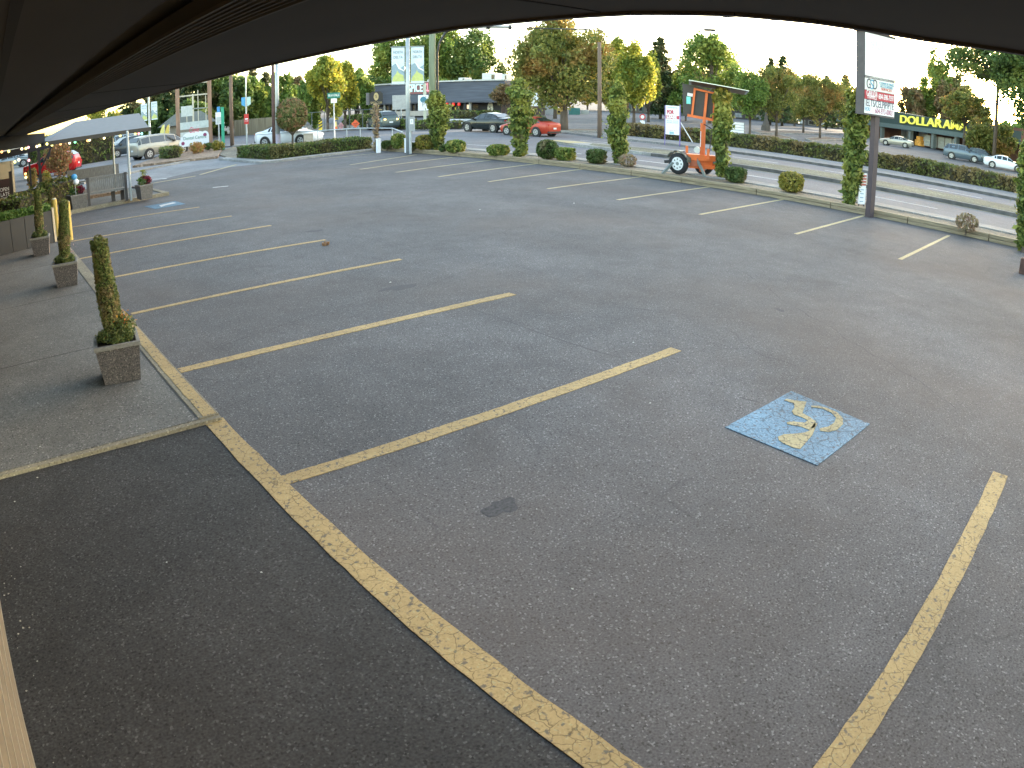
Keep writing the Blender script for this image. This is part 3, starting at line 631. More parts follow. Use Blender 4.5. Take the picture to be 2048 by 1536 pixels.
for (x0, x1, yt, yb, lab) in [(790,828,240,259,'dark clipped hedge left of the leasing pole across the road'), (833,872,242,260,'clipped hedge right of the banner lamp post across the road'), (888,922,243,258,'square clipped hedge across the road, left of the black car'), (921,958,244,256,'rounded hedge just behind the nose of the black car'), (1062,1088,233,246,'small dark hedge behind the tail of the red car'), (727,790,233,256,'tall dark hedge behind the grey hatchback')]:
    a, b = tspot(x0, yb), tspot(x1, yb); a.z = b.z = 0; h = high((a+b)/2, (x0+x1)/2, yt)-.2
    dd = (b-a).normalized(); a2, b2 = a+dd*.5, b-dd*.5
    hedge([(a2.x, a2.y), (b2.x, b2.y)], 1.1, h, 'hedge', '', lab, .2, .2, 60, 'hedges in front of the dark roofed restaurant')
# loose shrubs
def bush(px, py, wpx, hpx, lf, lab, leaf=.1, n=900, nm='bush', grp=None, z=.12, cat='bush', dd=None):
    c = spot(px, py, z) if dd is None else along(px, py, dd); c.z = z if dd is None else terrain(c.x, c.y)
    w_ = width(px-wpx/2, px+wpx/2, py, dist(c)); h = high(c, px, py-hpx)-c.z
    bs = [blob_pts((random.uniform(-.3,.3)*w_, random.uniform(-.3,.3)*w_, h*random.uniform(.35,.6)), (w_*.3, w_*.3, h*.42), n//6, .5)[0] for _ in range(6)]
    p = np.vstack(bs); p = p[p[:, 2] > 0]
    t = thing(nm, lab, cat, c, 0, grp); obj('foliage', leaves_mesh('foliage', p, leaf, LF[lf]), None, t)
    obj('stem', MB().tube((0,0,-.1), (0,0,h*.6), .03, .015, 6), bark, t); return t
LF['autumn'] = leaf_mat('autumn_shrub_leaves', [(.2,.09,.04),(.32,.17,.07),(.25,.2,.06)], [(.14,.15,.03),(.3,.26,.06)], .3, 1.5)
bush(352, 313, 34, 22, 'gold', 'yellow green bush left of the tall timber sign frame', grp='bushes by the timber sign frame')
bush(397, 306, 44, 26, 'autumn', 'reddish orange bush under the white arched sign', grp='bushes by the timber sign frame')
bush(437, 300, 26, 24, 'gold', 'golden bush at the foot of the green post', grp='bushes by the timber sign frame')
bush(418, 300, 20, 16, 'boxdark', 'small dark bush between the orange and golden ones', grp='bushes by the timber sign frame')
a, b = spot(322,317,.1), spot(355,315,.1)
hedge([(a.x+.4, a.y), (b.x-.4, b.y)], .9, .75, 'hedge', '', 'short clipped hedge in front of the silver van', .1, .1, 160)
for (px, py, wp, hp, lf, lab) in [(610,290,28,12,'dry','low brown mound of groundcover under the topiary tree'),(660,289,60,12,'box','low spreading shrub along the rail behind the hedge'),(560,291,40,8,'boxdark','low dark groundcover left of the topiary tree')]:
    bush(px, py+4, wp, hp, lf, lab, grp='groundcover in the corner bed', leaf=.08)
# round topiary tree
c = spot(585, 292, .1); h0 = high(c, 585, 262)-.1; h1 = high(c, 585, 195)-.1; w_ = width(551, 615, 240, dist(c))
t = thing('topiary_tree', 'egg shaped clipped reddish green topiary tree standing in the corner hedge bed', 'tree', c)
p, n_ = blob_pts((0,0,(h0+h1)/2), (w_/2, w_/2, (h1-h0)/2), 9000, .95); top = p[:, 2] > (h0+h1)/2; p[:, :2] *= np.where(p[:, 2] < (h0+h1)/2, 1.0, .97)[:, None]; k = np.where(p[:,2] < h0+.45*(h1-h0)); p[k, 2] = h0+(p[k, 2]-h0)*.9
p += rng.normal(size=p.shape)*.025
LF['redyew'] = leaf_mat('reddish_yew_leaves', [(.04,.06,.015),(.09,.1,.03),(.14,.14,.05)], [(.17,.1,.05),(.24,.13,.07)], .2, 3)
obj('crown', leaves_mesh('crown', p, .075, LF['redyew'], normals=n_), None, t)
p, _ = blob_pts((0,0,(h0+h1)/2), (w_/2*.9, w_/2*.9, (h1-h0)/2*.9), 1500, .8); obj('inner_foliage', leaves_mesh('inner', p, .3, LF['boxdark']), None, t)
m = MB().tube((0,0,-.1), (.02,0,h0*.75), .09, .07)
for a in range(6): m.tube((.02,0,h0*.7), (.45*math.cos(a), .45*math.sin(a), h0+.25), .04, .02, 6)
obj('trunk', m, bark, t)

# ================================================================== TREES
LT = {
 'dark': leaf_mat('dark_tree_leaves', [(.015,.03,.008),(.03,.05,.014),(.055,.08,.02)], [(.04,.06,.012),(.09,.1,.025)], .35, .25),
 'green': leaf_mat('green_tree_leaves', [(.03,.055,.012),(.06,.095,.02),(.1,.14,.03)], [(.08,.1,.02),(.17,.18,.04)], .4, .3),
 'autumn': leaf_mat('autumn_tree_leaves', [(.05,.07,.018),(.1,.11,.028),(.15,.14,.035)], [(.14,.1,.03),(.22,.125,.04)], .4, .35, .5),
 'yellow': leaf_mat('yellow_tree_leaves', [(.09,.12,.02),(.2,.2,.03),(.34,.28,.04)], [(.08,.12,.025),(.14,.18,.04)], .45, .3),
 'brown': leaf_mat('brown_tree_leaves', [(.1,.08,.04),(.15,.1,.05),(.2,.12,.06)], [(.11,.1,.04),(.08,.09,.03)], .35, .4),
 'conifer': leaf_mat('conifer_needles', [(.012,.025,.01),(.025,.042,.014),(.045,.06,.02)], [(.05,.055,.02),(.09,.07,.03)], .25, .4),
}
def tree(px, pyt, wpx, d, kind, lab, pal, crown_from=.3, n=4200, leaf=.34, grp=None, base_py=None, trunk_r=None, nb=None, gap=.85, name='deciduous_tree', pxt=None):
    if base_py is not None: b = tspot(px, base_py); d = dist(b)
    else: b = along(px, 230, d); b.z = terrain(b.x, b.y)-.05
    n = int(n*1.7); leaf *= .74
    H_ = high(b, pxt or px, pyt)-b.z; W = width(px-wpx/2, px+wpx/2, 200, d)/2*(1.12 if kind != 'conifer' else 1.25)
    t = thing(name, lab, 'tree', b, random.uniform(0, 6.28), grp)
    z0 = H_*crown_from; m = MB(); tr = trunk_r or max(.12, H_*.022)
    P = []; Q = []
    if kind == 'conifer':
        m.tube((0,0,-.3), (0,0,H_*.97), tr, .03, 8); lv = int(H_*1.5)
        for k in range(lv):
            f = k/lv; zz = z0+(H_-z0)*f; rr = W*1.45*(1-f)**.62*random.uniform(.6, 1.15)+.15
            for j in range(7):
                a = random.uniform(0, 6.28); L_ = rr*random.uniform(.6, 1.05); q = rng.random(max(3, int(n/lv/7)))
                x = L_*q**.7; s = rng.normal(size=len(q))*.24*rr*(1-q*.4)
                P.append(np.stack([x*math.cos(a)-s*math.sin(a), x*math.sin(a)+s*math.cos(a), zz-.28*x+rng.normal(size=len(q))*.12], 1))
                if j < 3: m.tube((0,0,zz), (L_*.8*math.cos(a), L_*.8*math.sin(a), zz-.22*L_), .03, .01, 4)
    else:
        m.tube((0,0,-.3), (.0,0,z0), tr, tr*.75, 9); m.tube((0,0,z0), (random.uniform(-.1,.1)*W, 0, z0+(H_-z0)*.6), tr*.75, tr*.25, 7)
        nb = nb or 34
        for k in range(nb):
            while True:
                u = np.array([random.uniform(-1,1), random.uniform(-1,1), random.uniform(-1,1)]); rr = np.linalg.norm(u)
                if .35 < rr < gap: break
            s = 1.0
            if kind == 'poplar': s = 1-.25*abs(u[2])
            if kind == 'pointed': s = 1-.42*max(0, u[2])
            if kind == 'round': s = 1.
            c_ = np.array([u[0]*W*s, u[1]*W*s, z0+(H_-z0)*(.5+.5*u[2]*.93)])
            br = random.uniform(.17, .3); r3 = (W*br+.2, W*br+.2, max((H_-z0)*br*.55, W*br*.6))
            p, _ = blob_pts(c_, r3, int(n/nb), .3); P.append(p)
            if k % 2 == 0: m.tube((0,0,z0+(c_[2]-z0)*.35*random.random()), tuple(c_), tr*.3, .02, 5)
    p = np.vstack(P); p = p[p[:, 2] > z0*.6]; hi = p[:, 2].max(); p[:, 2] = z0*.6+(p[:, 2]-z0*.6)*((H_-z0*.6)/(hi-z0*.6))
    obj('crown', leaves_mesh('crown', p, leaf, LT[pal]), None, t); obj('trunk', m, bark, t, smooth=True); return t
G1, G2, G3, G4 = 'trees beyond the road on the left', 'tall trees behind the restaurant', 'parking lot trees in the plaza', 'trees round the dollar store'
# left
tree(262, 176, 50, 105, 'conifer', 'thin pointed conifer peeking over the grey patio roof', 'conifer', .1, 1500, .5, G1, name='conifer_tree')
tree(205, 195, 60, 95, 'round', 'low yellowish tree just above the left of the patio roof', 'yellow', .2, 1800, .4, G1)
tree(322, 128, 74, 88, 'conifer', 'wide dark conifer behind the small white banners pole', 'conifer', .05, 5200, .5, G1, name='conifer_tree')
tree(362, 110, 70, 96, 'conifer', 'tall dark conifer behind the timber sign frame, left side', 'conifer', .05, 5200, .5, G1, name='conifer_tree')
tree(402, 104, 66, 90, 'conifer', 'tall dark conifer behind the timber sign frame, right side', 'conifer', .05, 5200, .5, G1, name='conifer_tree')
tree(300, 205, 60, 84, 'round', 'dark bushy tree low behind the white banner pole', 'dark', .05, 3000, .45, G1)
tree(385, 196, 90, 84, 'round', 'dark bushy tree low behind the timber sign frame', 'dark', .05, 4000, .45, G1)
tree(440, 108, 66, 92, 'pointed', 'green leafy tree between the frame and the brown utility pole', 'green', .08, 5000, .42, G1)
tree(470, 150, 60, 88, 'round', 'dark green tree right of the brown utility pole', 'dark', .05, 3500, .42, G1)
tree(507, 152, 64, 92, 'round', 'mid green tree right of the blue banner pole', 'green', .05, 4500, .42, G1)
tree(506, 134, 26, 110, 'conifer', 'narrow reddish conifer top above the blue banner pole', 'conifer', .1, 1500, .5, G1, name='conifer_tree')
tree(532, 144, 30, 112, 'conifer', 'narrow dark conifer top left of the leaning pole', 'conifer', .1, 1500, .5, G1, name='conifer_tree')
tree(562, 144, 60, 94, 'round', 'green tree right behind the pale leaning pole', 'green', .05, 4500, .42, G1)
tree(598, 150, 46, 112, 'pointed', 'dark brownish tree far behind the egg shaped topiary', 'brown', .1, 2500, .5, G1)
tree(628, 136, 56, 82, 'round', 'green tree left of the bright maple', 'green', .05, 4500, .4, G1)
tree(655, 108, 74, 74, 'pointed', 'bright yellow green maple behind the street name sign', 'yellow', .12, 6500, .34, G1)
tree(690, 120, 46, 80, 'pointed', 'maple with golden right side left of the restaurant roof', 'yellow', .15, 4200, .34, G1)
tree(716, 135, 60, 120, 'round', 'green tree rising behind the left end of the restaurant', 'green', .05, 4500, .5, G1)
tree(742, 150, 60, 150, 'round', 'dark tree behind the middle left of the restaurant roof', 'dark', .05, 3500, .6, G1)
tree(800, 66, 118, 160, 'round', 'big dark broad tree behind the two blue grey banners', 'green', .0, 10000, .62, G2, nb=60)
tree(873, 44, 120, 165, 'round', 'biggest broad green tree behind the green utility pole', 'green', .0, 11000, .62, G2, nb=60)
tree(950, 52, 112, 158, 'pointed', 'tall broad green tree behind the rooftop units', 'dark', .0, 10000, .6, G2, nb=60)
tree(845, 150, 190, 150, 'round', 'lower green mass of foliage above the restaurant roof', 'green', .0, 7000, .6, G2, nb=50)
tree(1012, 168, 60, 0, 'round', 'small brown half bare tree at the right corner of the restaurant', 'brown', .42, 2400, .3, 'parking strip trees', base_py=241)
tree(1128, 22, 190, 0, 'pointed', 'large spreading autumn tree with a thick trunk in the middle of the plaza lot', 'autumn', .17, 15000, .27, 'parking strip trees', base_py=263, trunk_r=.42, nb=80, gap=.95)
tree(1110, 45, 110, 100, 'pointed', 'tall tree behind the large autumn tree', 'green', .1, 6000, .45, G2)
tree(1232, 72, 74, 92, 'pointed', 'backlit yellow green tree right of the bare timber pole', 'yellow', .08, 6500, .36, G3)
tree(1268, 80, 80, 84, 'pointed', 'golden backlit tree above the leasing banner', 'yellow', .15, 6500, .34, G3)
tree(1297, 95, 56, 100, 'pointed', 'narrow golden tree left of the plaza conifer', 'yellow', .1, 3500, .42, G3)
tree(1321, 73, 54, 120, 'conifer', 'pointed reddish conifer behind the leasing banner', 'conifer', .1, 3200, .5, G3, name='conifer_tree')
tree(1345, 128, 70, 125, 'round', 'orange green tree right of the plaza conifer', 'autumn', .1, 3500, .48, G3)
tree(1420, 62, 120, 112, 'pointed', 'tall airy tree above the sign trailer', 'green', .08, 7000, .46, G3, nb=60, gap=1.)
tree(1372, 145, 70, 118, 'round', 'rounded tree left of the tall airy one', 'green', .08, 3500, .46, G3)
tree(1500, 136, 72, 0, 'round', 'green plaza lot tree right beside the solar panel end', 'green', .2, 4500, .24, G3, base_py=273)
tree(1553, 128, 84, 0, 'round', 'round autumn plaza lot tree with a dark straight trunk, second from the trailer', 'autumn', .2, 5500, .24, G3, base_py=275)
tree(1607, 142, 78, 0, 'round', 'rusty plaza lot tree in the farther planting island', 'autumn', .2, 4500, .27, G3, base_py=267)
tree(1640, 146, 92, 0, 'round', 'rusty brown plaza lot tree left of the tall sign', 'autumn', .2, 5500, .24, G3, base_py=278)
tree(1690, 152, 60, 0, 'round', 'small rusty tree just left of the tall sign', 'autumn', .2, 2600, .26, G3, base_py=272)
tree(1541, 116, 30, 135, 'conifer', 'narrow conifer top above the plaza lot trees, left one', 'conifer', .1, 1500, .5, G3, name='conifer_tree')
tree(1565, 112, 46, 140, 'conifer', 'loose conifer top above the plaza lot trees, middle one', 'conifer', .1, 1800, .5, G3, name='conifer_tree')
tree(1590, 140, 60, 150, 'pointed', 'hazy green tree far behind the plaza lot trees', 'green', .1, 2800, .6, G3)
tree(1653, 152, 24, 150, 'conifer', 'thin pointed conifer left of the tall sign', 'conifer', .1, 900, .55, G3, name='conifer_tree')
tree(1690, 150, 34, 150, 'conifer', 'small bushy conifer just left of the tall sign', 'conifer', .1, 1300, .55, G3, name='conifer_tree')
tree(1866, 92, 60, 170, 'pointed', 'tall airy tree behind the dollar store', 'green', .25, 2400, .7, G4, gap=1.)
tree(1822, 170, 52, 165, 'round', 'low backlit tree on the roofline of the dollar store', 'brown', .1, 1700, .7, G4)
tree(1898, 160, 64, 165, 'round', 'backlit tree behind the right end of the dollar store', 'brown', .1, 2400, .7, G4)
tree(1930, 172, 96, 98, 'round', 'brown green tree hiding the end of the dollar lettering', 'autumn', .4, 4500, .34, G4)
tree(1985, 236, 100, 92, 'round', 'dense brown tree below the sun above the parked cars', 'autumn', .08, 6500, .34, G4)
tree(1992, 84, 190, 84, 'round', 'big dark tree at the right with a high open crown over the parked cars', 'dark', .66, 6500, .34, G4, gap=1.05, nb=44, trunk_r=.25)
tree(2080, 70, 190, 80, 'pointed', 'big tree cut by the right edge of the picture', 'dark', .1, 9000, .4, G4, nb=60)
tree(1985, 250, 110, 128, 'round', 'dense tree far behind the parked cars right under the sun', 'autumn', .0, 5200, .6, G4, nb=60)
tree(2045, 240, 150, 122, 'round', 'dense tree far behind the white car at the right', 'green', .0, 5200, .6, G4, nb=60)
tree(2190, 150, 200, 84, 'round', 'tree just outside the right edge', 'dark', .05, 6000, .45, G4)  # out of view, added to keep low sun off the lot and siding
LT['hazy'] = leaf_mat('far_tree_leaves', [(.07,.085,.03),(.11,.12,.04),(.16,.15,.05)], [(.13,.1,.05),(.18,.14,.05)], .45, .2)
k_ = 0
for (px, pyt, wp, lab) in [(1222,140,70,'far tree behind the bare timber pole'),(1290,135,80,'far tree right of the golden ones'),(1345,150,70,'far tree behind the leasing banner, right side'),(1392,128,80,'far tree behind the left of the sign trailer'),(1455,120,90,'far tree behind the solar panel'),(1515,150,80,'far tree between trailer and plaza trees'),(1575,158,80,'far tree behind the straight trunked plaza tree'),(1625,168,70,'far tree behind the rusty plaza tree'),(1672,172,70,'far tree between the rusty tree and tall sign'),(1175,120,70,'far tree right of the large autumn tree'),(1075,90,80,'far tree left of the large autumn tree'),(590,165,80,'far tree above the topiary'),(640,170,80,'far tree behind the maple trunk'),(480,175,70,'far tree right of the utility pole'),(1840,175,60,'far tree above the dollar lettering'),(1905,140,70,'far tree left of the sun')]:
    tree(px, pyt, wp, 175, 'round', lab, 'hazy', .05, 1700, .95, 'far background trees')
# ================================================================== POLES, WIRES, LAMPS, SIGNS
pole_m = mat('brown_pole', (.16,.115,.085), .9, var=.3, scale=2, bump=.5, vec=(4,4,.4))
gpole = mat('green_pole', (.2,.23,.15), .85, var=.2, scale=2, vec=(4,4,.4)); galv = mat('galvanised', (.42,.46,.48), .45, metal=.4, var=.08)
black = mat('black_metal', (.02,.02,.022), .45); whitem = mat('white_panel', (.78,.8,.82), .5, var=.03); green_s = mat('green_sign', (.01,.17,.12), .4)
def upole(px, py, pxt, pyt, r, m, lab, z=.1, extra=None):
    b = spot(px, py, z) if z is not None else tspot(px, py); h = high(b, pxt, pyt)-b.z
    t = thing('utility_pole', lab, 'pole', b, face(b)); obj('pole', MB().tube((0,0,-.4), (0,0,h), r, r*.82, 14), m, t, smooth=True); return t, h, b
t, h, b = upole(1199, 272, 1204, 84, .17, pole_m, 'weathered brown timber pole with cut top standing on the pavement across the road', .24)
t, h, b = upole(464, 291, 465, 100, .17, pole_m, 'brown timber utility pole left of the white car on the street corner')
t, h, b = upole(548, 296, 547, 70, .12, mat('purple_brown_pole', (.1,.06,.055), .9, var=.2), 'dark slim brown pole at the left of the topiary tree')
b = spot(556, 294, .1); h = high(b, 556, 70)-.1
t = thing('lamp_post', 'pale tapered steel lamp post right behind the dark slim pole', 'lamp post', b, face(b)); obj('pole', MB().tube((0,0,-.2), (0,0,h), .17, .1, 14), galv, t, smooth=True); obj('base_cover', MB().tube((0,0,-.1), (0,0,.9), .2, .19, 14), mat('cover_lilac', (.4,.36,.45), .5), t)
t, h, b = upole(866, 302, 871, 40, .2, gpole, 'thick green tinged utility pole rising out of the vine')
cb = MB(); x0 = .26; cb.path([(x0,-.12,3.2),(x0,-.12,h*.75),(x0+.1,-.12,h*.82),(x0+.4,-.12,h*.9),(x0+.9,-.1,h*.945),(x0+1.5,0,h*.955)], .06)
obj('black_conduit', cb, black, t)
m = MB().tube((1.7,0,h*.955), (2.75,0,h*.95), .14, .14, 12); obj('splice_case', m, mat('silver_case', (.6,.6,.58), .4), t)
objs('case_band', MB().tube((2.75,0,h*.95), (2.95,0,h*.948), .16, .16, 12).tube((3.9,0,h*.945), (4.05,0,h*.945), .13, .13, 12), black, t)
obj('splice_case', MB().tube((2.95,0,h*.948), (3.9,0,h*.945), .1, .1, 12), mat('silver_case', (0,0,0)), t)
HB = h; PB = b
# street cables
def wire(pts, r, lab, sag=.3, n=14):
    m = MB(); out = []
    for a, b in zip(pts, pts[1:]):
        a, b = Vector(a), Vector(b)
        for k in range(n+1): f = k/n; q = a.lerp(b, f); q.z -= sag*4*f*(1-f); out.append(q)
    t = obj('overhead_cable', m.path(out, r, 5), black); tag(t, lab, 'cable', 'overhead cables')
q = Vector((math.cos(face(PB)), math.sin(face(PB)), 0))
wire([(PB.x+q.x*1.5, PB.y+q.y*1.5, HB*.955+.1), tuple(along(1195, 60, 34)), tuple(along(1262, 61, 33)), tuple(along(1900, 30, 28))], .022, 'black overhead cable running right from the splice case', .05)
wire([(PB.x+q.x*4, PB.y+q.y*4, HB*.945+.1), tuple(along(1185, 57, 34.5)), tuple(along(1700, 20, 30))], .03, 'thicker black overhead cable just under the soffit edge', .06)
wire([tuple(along(548, 95, 52)), tuple(along(700, 82, 44)), (PB.x, PB.y, HB*.93)], .02, 'thin overhead cable crossing left of the green pole', .1)
wire([tuple(along(1408, 59, 60)), tuple(along(1432, 60, 60))], .12, 'dark blurred cable fitting high above the airy tree', 0, 2)
# lamp post with banners and box
b = spot(817, 303, .15); h = high(b, 828, 60)
t = thing('banner_lamp_post', 'galvanised lamp post with two blue and green banners and a grey meter box', 'lamp post', b, face(b))
obj('pole', MB().tube((0,0,-.2), (0.0,0,h), .13, .1, 16), galv, t, smooth=True)
zt, zb = high(b, 800, 95)-.15, high(b, 800, 167)-.15; bw_ = width(793, 819, 130, dist(b))
ban = mat('banner_blue', (.62,.72,.78), .7, var=.1, scale=3); bl2 = mat('banner_steel_blue', (.27,.37,.43), .7); gr2 = mat('banner_lime', (.5,.55,.2), .7); wh = mat('lettering_white', (.85,.87,.88), .6)
dk = mat('lettering_slate', (.22,.27,.32), .6)
def banner(x0, x1, z0, z1, t, txt=('NORTH', 'DELTA')):
    o = obj('banner', MB().box(x0, x1, -.01, .01, z0, z1), ban, t); W_, H_ = x1-x0, z1-z0
    obj('banner_hill', MB().slab([(x0+.01, z0+.08*H_),(x1-.01, z0+.08*H_),(x1-.01, z0+.5*H_),(x0+.6*W_, z0+.42*H_),(x0+.3*W_, z0+.56*H_),(x0+.01, z0+.5*H_)], -.016, -.0105), bl2, o)
    obj('banner_tree', MB().slab([(x0+.02, z0+.06*H_),(x1-.02, z0+.06*H_),(x1-.08*W_, z0+.22*H_),(x0+.55*W_, z0+.3*H_),(x0+.45*W_, z0+.36*H_),(x0+.35*W_, z0+.28*H_),(x0+.1*W_, z0+.18*H_)], -.022, -.0165), gr2, o)
    obj('banner_swoosh', MB().slab([(x0+.3*W_, z0+.58*H_),(x0+.4*W_, z0+.58*H_),(x0+.62*W_, z0+.44*H_),(x1-.02, z0+.36*H_),(x1-.02, z0+.33*H_),(x0+.55*W_, z0+.41*H_)], -.028, -.0225), wh, o)
    for k, s in enumerate(txt): text(s, H_*.11, dk, o, (x0+x1)/2, z1-H_*(.13+.14*k), -.02, W_*.7)
    return o
banner(-.16-bw_, -.16, zb, zt, t); banner(.16, .16+bw_, zb, zt, t)
m = MB()
for z in (zb-.04, zt+.04): m.tube((-.2-bw_,0,z), (.2+bw_,0,z), .025, .025, 6)
objs('banner_arm', m, galv, t)
obj('meter_box', MB().box(.02, .34, -.36, -.13, high(b, 825, 262)-.15, high(b, 825, 233)-.15), mat('box_grey', (.33,.34,.34), .6), t)
o = obj('notice', MB().box(.1, .26, -.37, -.362, high(b, 825, 248)-.15, high(b, 825, 238)-.15), wh, t); text('5', .16, black, o, .18, high(b, 825, 243)-.15, -.375)
obj('conduit', MB().tube((.1,-.22,-.1), (.1,-.22,high(b, 825, 262)-.15), .07, .07), galv, t)
# leasing pole across the road
b = tspot(850, 258); h = high(b, 848, 166)-b.z
t = thing('post_sign', 'pale green post with a white round-logo parking notice across the road', 'sign', b, face(b))
obj('post', MB().box(-.14, .14, -.1, .1, 0, h), mat('pale_green_post', (.5,.52,.42), .7), t)
z0, z1 = high(b, 848, 221)-b.z, high(b, 848, 190)-b.z
o = obj('sign_panel', MB().box(-.62, .35, -.16, -.11, z0, z1), whitem, t); obj('logo', MB().disc((-.12, z1-.45), .3, -.17, -.162), mat('logo_blue', (.05,.2,.28), .5), o); text('P', .7, dk, o, -.1, z0+.6, -.18)
b = tspot(803, 258)
t = thing('roadside_sign', 'plain grey back of a traffic sign behind the banner lamp post', 'sign', b, face(b)); obj('sign_panel', MB().box(-.85,.85,-.04,0,high(b,800,219)-b.z,high(b,800,190)-b.z), mat('sign_back_grey', (.36,.37,.38), .5, metal=.3), t); obj('post', MB().tube((0,.05,0),(0,.05,high(b,800,200)-b.z),.06,.06), galv, t)
# street name sign
b = spot(669, 281, .1); h = high(b, 667, 186)-.1
t = thing('street_name_sign', 'green street name sign reading 88 AVENUE on a thin steel post', 'sign', b, face(b))
obj('post', MB().tube((0,0,-.1), (0,0,h), .05, .05), galv, t)
z0, z1 = high(b, 667, 196)-.1, high(b, 667, 185)-.1; w_ = width(655, 681, 190, dist(b))
o = obj('sign_panel', MB().box(-w_/2, w_/2, -.05, -.02, z0, z1), green_s, t); text('88 AVENUE', (z1-z0)*.62, wh, o, 0, (z0+z1)/2, -.055, w_*.86)
obj('lower_panel', MB().box(-.22, .22, -.05, -.02, z0-.36, z0-.03), whitem, t)
# stop / do-not-enter pole and banner pole
red = mat('sign_red', (.55,.03,.03), .45)
b = spot(494, 296, .1); h = high(b, 490, 150)-.1
t = thing('banner_pole', 'slim steel pole with blue and white shield banners left of the white car', 'sign pole', b, face(b))
obj('post', MB().tube((0,0,-.1), (0,0,h), .06, .045), galv, t)
z0, z1 = high(b, 490, 213)-.1, high(b, 490, 194)-.1
for sx, mm in ((-1, mat('flag_blue', (.08,.33,.6), .6)), (1, mat('flag_aqua', (.45,.62,.6), .6))):
    obj('banner', MB().slab([(sx*.06, z0), (sx*.34, z0+.15), (sx*.34, z1), (sx*.06, z1)][::sx], -.01, .01), mm, t)
z0, z1 = high(b, 490, 248)-.1, high(b, 490, 228)-.1
o = obj('sign_panel', MB().box(-.17, .17, -.08, -.06, z0, z1), red, t); text('STOP', .12, wh, o, 0, z0+.3*(z1-z0), -.09, .26)
obj('white_bar', MB().box(-.11, .11, -.09, -.082, (z0+z1)/2-.03, (z0+z1)/2+.05), wh, o)
b = along(485, 226, 95); b.z = .1
t = thing('stop_sign', 'small far red stop sign left of the banner pole', 'sign', b, face(b)); obj('sign_panel', MB().disc((0, high(b,483,227)-.1), .42, -.02, 0, 8), red, t); obj('post', MB().tube((0,.05,0), (0,.05,high(b,483,232)-.1), .05, .05), galv, t)
# hazard board, cone, hydrant, construction sign
b = spot(641, 262, .24); w_ = width(638, 645, 250, dist(b)); z0, z1 = 0.1, high(b, 641, 240)-.24
t = thing('hazard_board', 'yellow and black striped hazard board across the road', 'sign', b, face(b)); hy = mat('hazard_yellow', (.85,.6,.03), .5)
o = obj('board', MB().box(-w_/2, w_/2, -.02, 0, z0, z1), hy, t); m = MB()
for k in range(3): z = z0+(z1-z0)*(.1+.3*k); m.slab([(-w_/2, z+.02),(w_/2, z+.3*(z1-z0)*.8),(w_/2, z+.5*(z1-z0)*.8*.75+.1),(-w_/2, z+.17)], -.03, -.021)
objs('stripes', m, black, o); obj('post', MB().tube((0,.04,-.1), (0,.04,z1), .04, .04), galv, t)
b = spot(671, 261, .12)
h = high(b, 670, 243)-.12; t = thing('traffic_cone', 'tall yellow topped orange delineator cone beside the street name post', 'cone', b)
obj('cone', MB().tube((0,0,.05), (0,0,h), .24, .1, 14), mat('cone_orange', (.8,.17,.05), .5), t); obj('reflective_band', MB().tube((0,0,h*.45), (0,0,h*1.0), .185, .115, 14), mat('band_yellow', (.85,.65,.25), .5), t); obj('foot', MB().box(-.3,.3,-.3,.3,0,.06), mat('cone_orange', (0,0,0)), t)
b = spot(682, 260, .24); h = high(b, 682, 245)-.24
t = thing('fire_hydrant', 'faded pinkish red fire hydrant across the road', 'hydrant', b); hm = mat('hydrant_faded', (.4,.2,.21), .6)
obj('body', MB().tube((0,0,0), (0,0,h*.8), .17, .16, 12).tube((0,0,0), (0,0,.08), .24, .24, 12), hm, t); obj('bonnet', MB().tube((0,0,h*.8), (0,0,h), .19, .07, 12), hm, t); obj('nozzle', MB().tube((-.3,0,h*.6), (.3,0,h*.6), .09, .09, 10), hm, t)
b = spot(711, 257, .24); z0, z1 = high(b, 711, 256)-.24, high(b, 711, 239)-.24; s = (z1-z0)/2; zc = (z0+z1)/2
t = thing('construction_sign', 'orange diamond road work sign on a folding stand across the road', 'sign', b, face(b)); org = mat('work_orange', (.85,.13,.04), .5)
o = obj('sign_panel', MB().slab([(0,zc-s),(s,zc),(0,zc+s),(-s,zc)], -.02, 0), org, t); text('SURVEY', s*.36, black, o, 0, zc+.02, -.03, s*1.0); text('CREW', s*.3, black, o, 0, zc-s*.35, -.03, s*.6)
objs('stand', MB().tube((0,.05,zc), (-.5,.3,-.1), .03, .03).tube((0,.05,zc), (.5,.3,-.1), .03, .03), galv, t)
# guard rail behind the hedge
rp_ = [spot(x, y, .1) for x, y in ((512,296),(636,289),(694,285.5),(721,284),(785,286),(806,299))]
t = thing('guard_rail', 'low grey pipe rail behind the corner hedge', 'railing', rp_[0]); m = MB()
for a, b in zip(rp_, rp_[1:]): m.tube(a-rp_[0]+Vector((0,0,.95)), b-rp_[0]+Vector((0,0,.95)), .035, .035)
obj('rail', m, galv, t)
for a in rp_: obj('post', MB().tube(a-rp_[0], a-rp_[0]+Vector((0,0,.95)), .03, .03), galv, t)
for (px, lab) in [(755,'white post supporting the withered vine'),(812,'white marker post at the foot of the banner lamp post')]:
    b = spot(px+2, 302, .15); t = thing('white_post', lab, 'post', b, 0, 'short white posts behind the wall'); obj('post', MB().box(-.09,.09,-.09,.09,-.1,.62), whitem, t); obj('cap', MB().box(-.11,.11,-.11,.11,.62,.66), whitem, t)
c = spot(617, 291, .1); t = thing('utility_cabinet', 'small beige utility cabinet beside the topiary trunk', 'cabinet', c, face(c)); obj('cabinet', MB().box(-.32,.32,-.2,.2,0,.78), mat('cabinet_beige', (.4,.34,.27), .7), t, bevel=.03); obj('lid', MB().box(-.34,.34,-.22,.22,.78,.83), mat('cabinet_beige', (0,0,0)), t)

